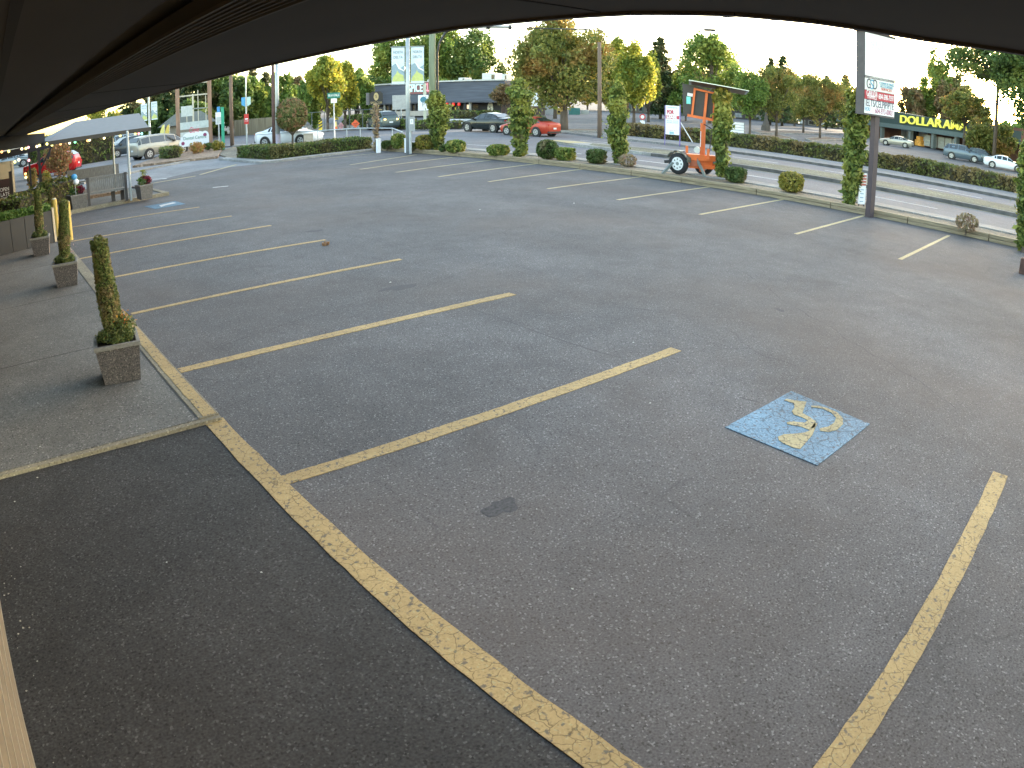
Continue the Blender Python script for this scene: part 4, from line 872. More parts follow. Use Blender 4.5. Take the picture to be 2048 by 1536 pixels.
# ================================================================== TALL SIGN on the lot
b = spot(1739, 434, 0); brown = mat('sign_brown', (.065,.045,.05), .6, var=.1)
t = thing('pole_sign', 'tall dark post sign with white, red and lettered tenant panels at the lot edge', 'sign', b, face(b)+R(48))
H_ = 5.0
h = high(b, 1752, 222); zb_, zt_ = h-.0, high(b, 1738, 68)
zb_ = high(b, 1748, 232)
obj('post', MB().box(-.1, .1, -.1, .1, -.2, zb_+.1), brown, t)
wS = 1.46
xs0, xs1 = -wS*.5, wS*.5
obj('cabinet', MB().box(xs0, xs1, -.17, .17, zb_, zt_), mat('cabinet_grey', (.065,.058,.064), .55), t)
obj('cap', MB().box(xs0-.08, xs1+.04, -.21, .21, zt_, zt_+.03), brown, t)
Hc = zt_-zb_
def panel(nm, f0, f1, m): return obj(nm, MB().box(xs0+.03, xs1-.03, -.182, -.1705, zb_+Hc*f0, zb_+Hc*f1), m, t)
lit_p = mat('translucent_white', (.8,.8,.76), .4, var=.03)
p1 = panel('tenant_panel', .02, .185, whitem); p2 = panel('tenant_panel', .19, .295, mat('panel_red', (.42,.03,.05), .5)); p3 = panel('tenant_panel', .30, .44, mat('panel_cream', (.7,.72,.66), .5)); p4 = panel('header_panel', .445, .985, lit_p)
ink = mat('ink_dark', (.06,.05,.08), .6); ink2 = mat('ink_blue', (.1,.3,.45), .6)
text('IELTS/CELPIP/PTE', .3, ink, p1, 0, zb_+Hc*.142, -.186, wS*.9); text('604-973-0003', .22, mat('ink_plum', (.4,.12,.2), .6), p1, .2, zb_+Hc*.062, -.186, wS*.56); text('EDU', .16, ink2, p1, -wS*.38, zb_+Hc*.07, -.186, wS*.14)
text('GARUDA', .26, wh, p2, -wS*.26, zb_+Hc*.258, -.186, wS*.34); text('TRAVELS', .14, wh, p2, -wS*.26, zb_+Hc*.215, -.186, wS*.3); text('604-590-7597', .22, wh, p2, wS*.2, zb_+Hc*.24, -.186, wS*.5)
text('G', .42, ink, p3, -wS*.37, zb_+Hc*.37, -.186, .17); text('S', .42, ink2, p3, -wS*.27, zb_+Hc*.365, -.186, .15); text('D', .42, ink, p3, -wS*.165, zb_+Hc*.37, -.186, .17)
for k, s in enumerate(('CONSULTING', 'ACCOUNTING', 'SERVICES')): text(s, .11, ink2 if k < 2 else red, p3, wS*.2, zb_+Hc*(.405-.035*k), -.186, wS*(.46-.06*k))
text('9227', .34, mat('faint_digits', (.66,.66,.62), .6), p4, -wS*.1, zb_+Hc*.85, -.186, wS*.4)
p5 = panel('tenant_panel', .445, .47, mat('panel_plum', (.25,.2,.22), .5))
# narrow directory sign leaning at the vine
b2 = spot(1722, 411, .15); h = high(b2, 1720, 345)-.15
t = thing('directory_board', 'narrow white and red price board beside the tall sign post', 'sign', b2, face(b2)+R(35)); o = obj('board', MB().box(-.14,.14,-.03,0,.05,h), whitem, t); m = MB()
for k in range(4): m.box(-.13,.13,-.038,-.031,h*(.62+.09*k),h*(.68+.09*k))
objs('red_panel', m, mat('panel_brick', (.45,.13,.1), .5), o); m = MB()
for k in range(4): m.box(-.08,.06,-.036,-.031,h*(.12+.12*k),h*(.14+.12*k))
objs('printed_line', m, ink2, o); objs('leg', MB().box(-.12,-.09,-.02,.01,-.1,.06).box(.09,.12,-.02,.01,-.1,.06), black, t)

# ================================================================== SIGN TRAILER
orange = mat('trailer_orange', (.72,.15,.03), .5, var=.12, scale=4); tyre = mat('tyre_rubber', (.018,.018,.02), .85); galb = mat('dark_galv', (.2,.23,.22), .5, metal=.4)
A, B = spot(1357, 347.5, .16), spot(1404, 350.5, .16)      # wheel contacts
mid = (A+B)/2; ax = (B-A); trk = 1.55
D0 = dist(mid); AZ = face(mid)
t = thing('sign_trailer', 'orange towable message sign trailer with a tilted solar panel, seen from behind', 'trailer', mid, AZ)
s_ = D0*1.0/1430.0   # metres per photo pixel here
def PX(px, py, y=0.):       # photo pixel to local x,z of the trailer plane
    q = along(px, py, D0); l = Matrix.Rotation(-AZ, 3, 'Z') @ (Vector(q)-mid); return (l.x, l.z)
wr = (PX(1357,305)[1]-PX(1357,347.5)[1])/2*1.0
def wheel(t, x, y, r, wd=.2, ang=R(28)):
    w = obj('wheel', MB().tube((-wd/2*math.cos(ang),-wd/2*math.sin(ang),0),(wd/2*math.cos(ang),wd/2*math.sin(ang),0), r*.62, r*.62, 20), mat('rim_white', (.65,.67,.66), .45), t, loc=(x, y, r))
    m = MB(); c_, s2 = math.cos(ang), math.sin(ang); prof = [(-wd/2, r*.62), (-wd/2, r*.93), (-wd*.3, r), (wd*.3, r), (wd/2, r*.93), (wd/2, r*.62)]; n = 28
    vs = [(a*c_-math.cos(6.28318*i/n)*rr*s2, a*s2+math.cos(6.28318*i/n)*rr*c_, math.sin(6.28318*i/n)*rr) for i in range(n) for a, rr in prof]
    fs = [(i*6+k, i*6+k+1, ((i+1) % n)*6+k+1, ((i+1) % n)*6+k) for i in range(n) for k in range(5)]; m.add(vs, fs); obj('tyre', m, tyre, w, smooth=True)
    h_ = MB()
    for sgn in (-1, 1): h_.tube((sgn*wd*.5*c_, sgn*wd*.5*s2, 0), (sgn*(wd*.5+.02)*c_, sgn*(wd*.5+.02)*s2, 0), r*.17, r*.14, 12)
    obj('hub', h_, galb, w)
    hh = MB()
    for k in range(8):
        a = k*.785; 
        for sgn in (-1,): hh.tube((sgn*wd*.48*c_-math.cos(a)*r*.42*s2, sgn*wd*.48*s2+math.cos(a)*r*.42*c_, math.sin(a)*r*.42), (sgn*wd*.52*c_-math.cos(a)*r*.42*s2, sgn*wd*.52*s2+math.cos(a)*r*.42*c_, math.sin(a)*r*.42), r*.07, r*.07, 8)
    obj('rim_hole', hh, black, w)
xw0, xw1 = PX(1357,347)[0], PX(1405,350)[0]
wheel(t, xw0, -.25, wr, .2, R(62)); wheel(t, xw1+.05, .45, wr, .2, R(62))
def PL(pts, y=0.): return [Vector((PX(*p)[0], y, PX(*p)[1])) for p in pts]
# mudguard, frame, deck
ca, sa = math.cos(R(62)), math.sin(R(62)); n = 12; m = MB(); r2 = wr*1.18
for i in range(n):
    a0, a1 = math.pi*(.06+.8*i/n), math.pi*(.06+.8*(i+1)/n)
    vs = []
    for a in (a0, a1):
        for sgn in (-.14, .16): vs.append((xw0+sgn*ca+math.cos(a)*r2*sa, -.25+sgn*sa-math.cos(a)*r2*ca, wr+math.sin(a)*r2))
    m.add(vs, [(0,1,3,2)])
o = obj('mudguard', m, mat('mudguard_dark', (.06,.08,.07), .4), t); so_ = o.modifiers.new('thick', 'SOLIDIFY'); so_.thickness = .03
x0, z0 = PX(1365,306); x1, z1 = PX(1420,338)
objs('chassis', MB().bar((PX(1368,312)[0],-.1,PX(1368,312)[1]), (PX(1432,318)[0],.3,PX(1432,318)[1]), .5, .22).bar((PX(1378,332)[0],-.1,PX(1378,332)[1]), (PX(1450,338)[0],.3,PX(1450,338)[1]), .16, .12).bar((PX(1378,320)[0],-.12,PX(1378,320)[1]), (PX(1425,327)[0],.2,PX(1425,327)[1]), .12, .26).bar((PX(1400,330)[0],0,PX(1400,330)[1]), (PX(1405,343)[0],.1,PX(1405,343)[1]), .2, .1), orange, t)
obj('battery_box', MB().box(PX(1380,0)[0], PX(1397,0)[0], -.2, .15, PX(1380,331)[1], PX(1380,314)[1]), mat('box_dark_orange', (.4,.1,.04), .6), t)
m = MB()
for (a, b, r) in [((1374,305),(1374,291),.05),((1416,318),(1417,297),.05)]:
    p = PL([a, b], -.1); m.bar(p[0], p[1], .1, .1)
objs('upright', m, orange, t)
mast = PL([(1407,318),(1409,240)], .05); m = MB().bar(mast[0], mast[1], .11, .11)
p = PL([(1402,316),(1404,246)], -.02); m.bar(p[0], p[1], .1, .1)
objs('mast', m, orange, t)
p = PL([(1408,245),(1414,186)], .0); obj('mast_top', MB().bar(p[0], p[1], .1, .1), orange, t)
# message board (seen from the back) with orange frame
c4_ = PL([(1366,231),(1432,243),(1436,182),(1365,166)], .12); m = MB()
cs = [(v.x, v.z) for v in c4_]; m.slab(cs, .08, .3); board = obj('message_board', m, mat('board_grey', (.05,.046,.042), .6, var=.1), t)
for (a, b, w_) in [((1375,230),(1433,241),.1),((1390,178),(1384,233),.08),((1430,183),(1427,240),.08),((1388,177),(1432,187),.07)]:
    p = PL([a, b], .02); obj('board_frame', MB().bar(p[0], p[1], w_, w_), orange, t)
p = PL([(1375,188),(1386,190)], .05); obj('decal', MB().bar(p[0], p[1], .02, .12), whitem, board); x, z = PX(1377.5, 200)
o = obj('decal', MB().box(x-.08, x+.08, .06, .075, z-.14, z+.14), mat('decal_teal', (.2,.75,.65), .5), board)
# solar panel on top, edge on
pA, pB = PX(1378,162), PX(1496,183); th = .03
m = MB(); dpt = .75; 
m.add([(pA[0],-dpt,pA[1]),(pB[0],-dpt,pB[1]),(pB[0],dpt,pB[1]-.1),(pA[0],dpt,pA[1]-.1),(pA[0],-dpt,pA[1]+th),(pB[0],-dpt,pB[1]+th),(pB[0],dpt,pB[1]+th-.1),(pA[0],dpt,pA[1]+th-.1)], [(0,3,2,1),(4,5,6,7),(0,1,5,4),(1,2,6,5),(2,3,7,6),(3,0,4,7)])
sp = obj('solar_panel', m, mat('panel_alu', (.5,.55,.52), .35, metal=.5), t)
m = MB(); m.add([(pA[0]+.1,-dpt+.05,pA[1]-.012),(pB[0]-.1,-dpt+.05,pB[1]-.012),(pB[0]-.1,dpt-.05,pB[1]-.12),(pA[0]+.1,dpt-.05,pA[1]-.12)], [(0,1,2,3)]); obj('panel_underside', m, mat('panel_back', (.22,.17,.13), .7), sp)
m = MB(); p = PL([(1396,172),(1412,178),(1430,184)], .1); m.path(p, .03); p = PL([(1414,186),(1425,176)], .1); m.path(p, .035); obj('panel_bracket', m, galb, sp)
x, z = PX(1394,299); obj('winch', MB().tube((x,-.2,z), (x+.02,.02,z), .12, .12, 16), mat('winch_pale', (.55,.55,.5), .4), t)
p = PL([(1402,262),(1401,293)], -.1); obj('label_plate', MB().bar(p[0], p[1], .02, .07), whitem, t)
for (a, b, y) in [((1352,318),(1326,345),-.5), ((1390,310),(1412,354),-.35)]:
    p = PL([a, b], y); p[0].y = -.1; obj('stabiliser_leg', MB().bar(p[0], p[1], .09, .09), galb, t)
p = PL([(1329,323),(1341,322)], -.1); obj('tail_bracket', MB().bar(p[0], p[1], .06, .12), black, t)
p = PL([(1408,248),(1425,258),(1418,310)], .0); obj('cable_loom', MB().path(p, .02), black, t)
p = PL([(1420,330),(1470,340)], .3); obj('drawbar', MB().bar(p[0], p[1], .1, .1), orange, t)

# leasing banner
b = tspot(1345, 277); b = along(1345, 260, 48); b.z = .24; z0, z1 = high(b, 1345, 269)-.24, high(b, 1345, 211)-.24; w_ = width(1334, 1362, 240, dist(b))
t = thing('leasing_banner', 'white upright banner with red FOR LEASE lettering over the roadside hedge', 'banner', b, face(b))
o = obj('banner', MB().box(-w_/2, w_/2, -.015, .015, z0, z1), whitem, t); hh = z1-z0; pr = mat('print_red', (.5,.06,.1), .5)
text('PRIME RETAIL', hh*.06, ink2, o, 0, z1-hh*.07, -.02, w_*.7); text('FOR', hh*.17, pr, o, -w_*.16, z1-hh*.23, -.025, w_*.5, bold=.02)
obj('red_bar', MB().box(-w_/2+.02, w_/2-.02, -.022, -.016, z1-hh*.46, z1-hh*.34), pr, o); text('LEASE', hh*.13, wh, o, -w_*.06, z1-hh*.4, -.03, w_*.72, bold=.012)
for k in range(2): text('RETAIL SPACE', hh*.05, dk, o, 0, z1-hh*(.53+.06*k), -.02, w_*.8)
text('604-555', hh*.05, pr, o, w_*.05, z1-hh*.86, -.02, w_*.5); obj('photo_print', MB().box(-w_*.2, w_*.1, -.02, -.016, z0+hh*.02, z0+hh*.1), mat('print_teal', (.25,.45,.5), .5), o)
objs('post', MB().box(w_/2, w_/2+.08, -.04, .04, -.1, z1+.1).box(-w_/2-.06, -w_/2, -.04, .04, -.1, z1), mat('post_purple', (.16,.12,.3), .5), t)
obj('brace', MB().bar((w_/2,0,z0+hh*.5), (w_/2+.9,.5,.2), .05, .05), whitem, t)
b = tspot(1285, 255); t = thing('no_entry_sign', 'small round red and white sign with a white plate in the plaza lot', 'sign', b, face(b)); z1 = high(b,1285,228)-b.z
obj('disc', MB().disc((0, z1-.3), .32, -.03, 0), red, t); obj('disc_centre', MB().disc((0, z1-.3), .2, -.04, -.032), whitem, t); obj('plate', MB().box(-.26,.26,-.03,0,z1-1.2,z1-.72), whitem, t); obj('post', MB().tube((0,.03,0),(0,.03,z1-.3),.03,.03), galv, t)
b = tspot(1473, 270); t = thing('info_board', 'white ladder-like information board behind the vine and trailer', 'sign', b, face(b)); zz = high(b,1473,243)-b.z
m = MB()
for k in range(4): m.box(-.8,.8,-.03,0,.3+k*(zz-.3)/4,.3+(k+.8)*(zz-.3)/4)
objs('panel', m, whitem, t); objs('post', MB().box(-.86,-.8,-.05,.02,0,zz).box(.8,.86,-.05,.02,0,zz), galb, t)
# small planter pot on the plaza island
b = tspot(1532, 263); t = thing('stone_urn', 'dark stone urn on the plaza planting island', 'urn', b); obj('urn', MB().tube((0,0,0),(0,0,.9),.7,.6,12).tube((0,0,.9),(0,0,1.8),.5,.2,12).tube((0,0,1.8),(0,0,2.6),.25,.12,12), mat('urn_dark', (.1,.085,.07), .8), t)
# plaza planting islands
for pts in ([(1505,268),(1560,262),(1620,270),(1675,268),(1560,277),(1590,283)],):
    pass
isl_m = ground_mat('island_mulch', (.16,.11,.08), (.1,.07,.05), (.22,.16,.11), fine=6.)
for (a, b, c_, d) in [((1470,272),(1560,271),(1592,280),(1480,280)), ((1500,263),(1600,263),(1680,270),(1520,268)), ((1612,279),(1650,275),(1700,281),(1620,283)), ((1100,262),(1235,262),(1240,266),(1090,265)), ((1215,268),(1240,270),(1240,274),(1210,272))]:
    P = [tspot(*q) for q in (a, b, c_, d)]; m = MB(); zz = max(terrain(p.x, p.y) for p in P)
    m.prism([(p.x, p.y) for p in P], lambda x, y: terrain(x, y)-.05, lambda x, y: terrain(x, y)+.15); struct('planting_island', m, isl_m)
    m = MB(); PP = P+[P[0]]
    for p, q in zip(PP, PP[1:]): m.bar((p.x, p.y, terrain(p.x,p.y)+.08), (q.x, q.y, terrain(q.x,q.y)+.08), .18, .2)
    struct('island_kerb', m, curb_m)
# ================================================================== VEHICLES
glass = mat('car_glass', (.02,.028,.03), .08, var=0, spec=.9); rimm2 = mat('alloy_rim', (.4,.41,.42), .35, metal=.6, var=0); lampr = mat('tail_lamp', (.45,.01,.01), .2, var=0); lampw = mat('head_lamp', (.7,.72,.72), .15, var=0)
plate = mat('number_plate', (.7,.72,.74), .5, var=0); trim = mat('car_trim', (.02,.02,.02), .5, var=0); amber_lit = mat('blinker_lit', (1,.55,.08), .3, emit=2.2, var=0)
# side profiles: (x, z_bottom, z_belt, z_top, half width at belt, half width at top); x along the car, front negative
PROF = {
 'sedan': (4.75, [(-2.37,.36,.62,.66,.55,.5),(-2.25,.22,.72,.74,.78,.68),(-1.6,.2,.84,.88,.88,.76),(-.95,.2,.94,1.0,.91,.8),(-.25,.2,.95,1.36,.92,.62),(.35,.2,.96,1.43,.92,.6),(.95,.2,.98,1.36,.92,.6),(1.65,.2,1.02,1.08,.9,.76),(2.2,.24,.98,1.02,.84,.72),(2.37,.36,.86,.9,.66,.58)]),
 'hatch': (4.3, [(-2.15,.36,.68,.74,.6,.5),(-2.0,.22,.8,.84,.8,.68),(-1.45,.2,.95,1.0,.88,.76),(-.95,.2,1.0,1.1,.9,.78),(-.3,.2,1.02,1.56,.91,.66),(.5,.2,1.05,1.64,.91,.66),(1.4,.2,1.08,1.58,.9,.64),(1.95,.22,1.06,1.25,.87,.7),(2.15,.34,.98,1.02,.78,.66)]),
 'suv': (4.7, [(-2.35,.42,.78,.86,.6,.52),(-2.2,.28,.95,1.0,.84,.72),(-1.5,.25,1.05,1.1,.92,.8),(-1.0,.25,1.08,1.18,.94,.82),(-.3,.25,1.1,1.68,.95,.7),(.6,.25,1.12,1.74,.95,.7),(1.7,.25,1.14,1.68,.94,.68),(2.2,.3,1.1,1.35,.9,.74),(2.35,.42,1.0,1.06,.82,.7)]),
 'van': (5.1, [(-2.55,.4,.72,.8,.6,.52),(-2.35,.26,.92,.98,.86,.72),(-1.75,.24,1.05,1.12,.95,.82),(-1.0,.24,1.08,1.62,.98,.74),(0,.24,1.1,1.76,.98,.76),(1.4,.24,1.12,1.76,.98,.76),(2.2,.26,1.12,1.66,.96,.76),(2.5,.32,1.08,1.3,.92,.8),(2.56,.42,1.0,1.05,.86,.76)])}
def car(kind, c, heading, paint, lab, scale=1., blink=False, name='parked_car', grp='cars', rim=None):
    """heading: compass degrees the car's front points to (0 = +Y, 90 = +X)"""
    L_, st_ = PROF[kind]; t = thing(name, lab, 'van' if kind == 'van' else 'car', c, R(-heading), grp); t.scale = (scale,)*3
    rings = []
    for (x, zb, zm, zt, wb, wt) in st_:     # front towards local +y
        y = -x; rings.append([(-wb*.86,y,zb),(-wb*1.0,y,zb+(zm-zb)*.28),(-wb*1.01,y,zb+(zm-zb)*.7),(-wb*.96,y,zm),(-wt,y,zt),(-wt*.6,y,zt+.03),(0,y,zt+.04),(wt*.6,y,zt+.03),(wt,y,zt),(wb*.96,y,zm),(wb*1.01,y,zb+(zm-zb)*.7),(wb*1.0,y,zb+(zm-zb)*.28),(wb*.86,y,zb)])
    m = MB(); n = 13; vs = [p for r_ in rings for p in r_]; fs = []
    for i in range(len(rings)-1):
        for k in range(n-1): fs.append((i*n+k, i*n+k+1, (i+1)*n+k+1, (i+1)*n+k))
        fs.append((i*n+n-1, i*n, (i+1)*n, (i+1)*n+n-1))
    fs += [tuple(range(n)), tuple(reversed(range((len(rings)-1)*n, len(rings)*n)))]
    m.add(vs, fs); body = obj('body', m, paint, t, smooth=True, bevel=.02)
    # glass: side windows, windscreen, rear window, slightly proud
    g = MB(); gi = [i for i in range(len(st_)) if st_[i][3]-st_[i][2] > .3]; f, r_ = gi[0], gi[-1]
    def pt(i, u, v, side):         # along the greenhouse, u 0 belt .. 1 top
        a = rings[i]; lo, hi = Vector(a[3]), Vector(a[4]); p = lo.lerp(hi, v); p.x = (p.x-.012); 
        if side > 0: p.x = -p.x
        return p
    for side in (-1, 1):
        for i in range(f-1, r_+1):
            if i+1 >= len(rings): continue
            lo, hi = .1, .86
            a = [pt(i, 0, lo, side), pt(i+1, 0, lo, side), pt(i+1, 0, hi, side), pt(i, 0, hi, side)]
            if a[0].y-a[1].y > .12:
                s_ = .04; d = (a[1]-a[0]).normalized()*s_; a[0] = a[0]+d; a[3] = a[3]+d; a[1] = a[1]-d; a[2] = a[2]-d
                g.add(a, [(0,1,2,3)])
    obj('side_window', g, glass, t)
    for (i, j, nm) in ((f-1, f, 'windscreen'), (r_, r_+1, 'rear_window')):
        a, b = (rings[i], rings[j]); 
        lo, hi = (a, b) if nm == 'windscreen' else (b, a)
        q = [Vector(lo[4]), Vector(lo[8]), Vector(hi[8]), Vector(hi[4])]; cx = sum((v for v in q), Vector())/4
        q = [cx+(v-cx)*.9 for v in q]; sg = 1 if nm == 'windscreen' else -1
        q = [v+Vector((0, .03*sg, .05)) for v in q]; obj(nm, MB().add(q, [(0,1,2,3)]), glass, t)
    rr = .34 if kind in ('sedan','hatch') else .38; wx = st_[4][4]*.93; yb = L_*.5-.93
    for (x, y) in ((-wx, yb), (wx, yb), (-wx, -yb+.08), (wx, -yb+.08)):
        arch = MB().tube((x-.1, y, rr), (x+.1, y, rr), rr*1.2, rr*1.2, 22); obj('wheel_arch', arch, trim, body)
        w_ = obj('wheel', MB().tube((-.12,0,0), (.12,0,0), rr*.66, rr*.66, 18), rim or rimm2, t, loc=(x, y, rr)); 
        mm = MB(); prof = [(-.115, rr*.64), (-.115, rr*.95), (-.07, rr), (.07, rr), (.115, rr*.95), (.115, rr*.64)]; k = 22
        mm.add([(a, math.cos(6.28318*i/k)*q, math.sin(6.28318*i/k)*q) for i in range(k) for a, q in prof], [(i*6+j, i*6+j+1, ((i+1) % k)*6+j+1, ((i+1) % k)*6+j) for i in range(k) for j in range(5)])
        obj('tyre', mm, tyre, w_)
        sp_ = MB()
        for j in range(5):
            a = j*1.2566+.6; sg = -1 if x < 0 else 1
            sp_.slab([(0,0),(0,0),(0,0)], 0, 0) if False else sp_.add([(sg*.123, math.cos(a-.3)*rr*.2, math.sin(a-.3)*rr*.2), (sg*.123, math.cos(a-.22)*rr*.56, math.sin(a-.22)*rr*.56), (sg*.123, math.cos(a+.22)*rr*.56, math.sin(a+.22)*rr*.56), (sg*.123, math.cos(a+.3)*rr*.2, math.sin(a+.3)*rr*.2)], [(0,1,2,3)])
        obj('rim_opening', sp_, trim, w_)
    bk = -L_/2; zt = st_[-2][2]; hw = st_[-2][4]
    for sx in (-1, 1):
        o = obj('tail_light', MB().box(sx*hw*.62-.17, sx*hw*.62+.17, bk+.03, bk+.18, zt-.2, zt-.04), lampr, t)
        if blink: obj('blinker', MB().box(sx*hw*.62-.07, sx*hw*.62+.07, bk-.0, bk+.028, zt-.16, zt-.06), amber_lit, o)
        obj('headlight', MB().box(sx*.62-.15, sx*.62+.15, L_/2-.22, L_/2-.07, st_[1][2]-.15, st_[1][2]-.03), lampw, t)
        obj('door_mirror', MB().box(sx*(wx+.12)-.09, sx*(wx+.12)+.09, .72, .86, st_[3][2]+.0, st_[3][2]+.13), trim, t)
    obj('number_plate', MB().box(-.16, .16, bk-.012, bk+.04, zt-.42, zt-.29), plate, t); obj('bumper', MB().box(-hw*.85, hw*.85, bk+.0, bk+.16, .3, .42), trim, t)
    return t
def paint(n, c, rough=.25, metal=.3): return mat(n, c, rough, metal=metal, var=.0)
def pair(f, r, z=.1):
    a, b = spot(*f, z), spot(*r, z); d = a-b; return (a+b)/2, math.degrees(math.atan2(d.x, d.y)), d.length
def place(kind, f, r, pnt, lab, side, z=.1, hd=None, **kw):     # from the two visible wheel contacts; side = which flank faces us
    c, h, wb = pair(f, r, z)
    if hd is not None: h = hd
    s = kw.pop('scale', 1.08); off = .85*s; hr = R(h); nrm = Vector((math.cos(hr), -math.sin(hr), 0))*(-side)
    c = c+nrm*off*1.0; c.z = z; print('CAR', lab[:30], 'wheelbase', round(wb, 2), 'heading', round(h)); return car(kind, c, h, pnt, lab, s, **kw)
place('sedan', (941,263.6), (984.5,265.5), paint('paint_black', (.02,.026,.026), .18, .2), 'black sedan driving left on the road beyond the vines', -1, scale=1.12, name='driving_car', grp='cars on the road')
place('sedan', (1007,270.5), (1083,273.8), paint('paint_red', (.42,.045,.02), .3, .1), 'older red coupe-like sedan partly hidden by the broad vine', -1, hd=-6, scale=1.0, name='driving_car', grp='cars on the road')
place('hatch', (732,261), (761,260.7), paint('paint_grey_green', (.1,.13,.13), .22, .3), 'dark grey hatchback with lit amber rear blinkers waiting on the road', -1, hd=12, scale=1.12, blink=True, name='driving_car', grp='cars on the road')
c_, h_, w_ = pair((600,287.5), (530,291)); 
place('sedan', (600,290.5), (531,294), paint('paint_white', (.72,.75,.78), .25, .0), 'white sedan on the near road behind the corner hedge', 1, scale=1.04, name='driving_car', grp='cars on the road')
place('van', (349,310), (312,314.5), paint('paint_champagne', (.36,.34,.29), .3, .4), 'champagne silver minivan seen from behind by the timber sign frame', 1, z=0, hd=72, scale=1.0)
place('hatch', (239,313), (279,309), paint('paint_slate', (.06,.075,.085), .22, .3), 'dark slate hatchback parked facing left beside the minivan', -1, z=0, hd=-100, scale=1.05)
place('suv', (217,309), (259,305), paint('paint_silver_blue', (.33,.38,.4), .25, .4), 'silver grey crossover parked behind the dark slate hatchback', -1, z=0, hd=-100, scale=1.1)
place('suv', (84,355), (112,352), paint('paint_bright_red', (.5,.015,.015), .25, .1), 'bright red crossover half hidden by the reddish bush on the left', -1, z=0, hd=-65, scale=.9)
place('sedan', (3,338), (43,337), paint('paint_blue_grey', (.2,.25,.28), .3, .2), 'blue grey car behind the black pergola post', -1, z=0, hd=-95, scale=1.1)
def fcar(kind, px, py, d, hd, pnt, lab, s=1.):
    b = along(px, py, d); b.z = terrain(b.x, b.y)+.02; car(kind, b, hd, pnt, lab, s, grp='cars in the plaza lot')
b = tspot(1790, 293); fcar('sedan', 1793, 292, dist(b), -8, paint('paint_beige', (.42,.4,.34), .3, .3), 'silver beige sedan parked in front of the dollar store', 1.0)
b = tspot(2005, 340); fcar('sedan', 2008, 338, dist(b), 172, paint('paint_white', (0,0,0)), 'white car parked at the far right under the brown trees', 1.0)
fcar('hatch', 1962, 330, dist(tspot(1962, 328)), 172, paint('paint_grey_green', (0,0,0)), 'dark car left of the white car under the trees at the right', 1.0)
fcar('suv', 1925, 322, dist(tspot(1925, 322)), 172, paint('paint_dusk_blue', (.12,.16,.19), .3, .2), 'dusky blue crossover at the right end of the dollar store front', 1.0)

# ================================================================== BUILDINGS
roof_m = mat('charcoal_shingles', (.075,.078,.09), .85, var=.25, scale=.9, bump=.3, vec=(.3,1,6)); dkw = mat('dark_wall', (.035,.032,.034), .8); glow = mat('lit_window', (.75,.6,.4), .5, emit=.12, var=.2, scale=.4); shop_dark = mat('dark_window', (.02,.022,.025), .15)
beam_w = mat('pale_post', (.35,.33,.29), .8)
# restaurant
A = along(700, 229, 125); B = along(997, 231, 106); A.z = B.z = terrain(85, 80); dv = B-A; LB = dv.length; rz = math.atan2(dv.y, dv.x)
zE = (high(A, 700, 204)+high(B, 1000, 208))/2-A.z; zR = (high(A, 724, 178)+high(B, 975, 177))/2-A.z+.9
t = thing('restaurant_building', 'long low restaurant with a charcoal mansard roof and dark posts across the road', 'building', A, rz)
print('REST', LB, zE, zR)
def XB(px, py=200):          # local x on the facade of a picture column
    v = ray(px, py); o2 = A-Vector(CAM); # intersect vertical plane through A,B
    n_ = Vector((-dv.y, dv.x, 0)); k = (o2.x*n_.x+o2.y*n_.y)/(v[0]*n_.x+v[1]*n_.y); p = Vector((CAM[0]+v[0]*k, CAM[1]+v[1]*k, 0)); return (p-Vector((A.x, A.y, 0))).dot(dv.normalized())
obj('wall', MB().box(.4, LB-.3, 2.2, 14, 0, zE+.3), dkw, t)
xa, xb = XB(724), XB(985)
m = MB(); m.add([(-1.2,-1.0,zE),(LB+.4,-1.0,zE),(LB+.4,14,zE),(-1.2,14,zE),(xa,2.6,zR),(LB-.5,2.6,zR),(LB-.5,12,zR),(xa,12,zR),(-1.2,-1.0,zE-.25),(LB+.4,-1.0,zE-.25)], [(0,1,5,4),(1,2,6,5),(2,3,7,6),(3,0,4,7),(4,5,6,7),(8,9,1,0)])
obj('roof', m, roof_m, t)
obj('roof_edge', MB().box(xa, LB-.5, 2.3, 2.6, zR, zR+.22), mat('roof_edge_pale', (.5,.5,.48), .7), t)
for px in (703, 716, 728, 752, 774, 784, 797, 828, 836, 893, 905, 935, 945):
    x = XB(px); obj('post', MB().box(x-.16, x+.16, -.7, -.4, 0, zE), beam_w if px in (728, 774, 797, 905, 945) else dkw, t)
for (p0, p1, mm, nm) in [(757,770,shop_dark,'window'),(776,792,shop_dark,'window'),(799,824,shop_dark,'window'),(842,862,shop_dark,'window'),(896,903,shop_dark,'window'),(911,927,glow,'window'),(929,943,shop_dark,'window')]:
    x0, x1 = XB(p0), XB(p1); w_ = obj(nm, MB().box(x0, x1, 2.05, 2.19, .9, zE-.5), mat('window_frame', (.2,.19,.17), .6), t); obj('pane', MB().box(x0+.12, x1-.12, 2.0, 2.04, 1.0, zE-.6), mm, w_)
for px in (900, 913, 924): x = XB(px); obj('red_lantern', MB().box(x-.14, x+.14, -.9, -.6, zE-.7, zE-.15), mat('lantern_red', (.6,.03,.02), .5, emit=.1), t)
obj('low_wall', MB().box(XB(780), XB(880), -1.4, -1.2, 0, .8), mat('pale_low_wall', (.42,.38,.33), .8), t)
obj('end_wall', MB().box(XB(947), LB-.3, 1.2, 2.19, 0, zE), dkw, t)
x = XB(972); o = obj('wall_emblem', MB().disc((x, zE*.5), .5, 1.1, 1.19, 20, .95), mat('emblem_cream', (.6,.57,.45), .6), t); text('S', .9, black, o, x, zE*.5, 1.08)
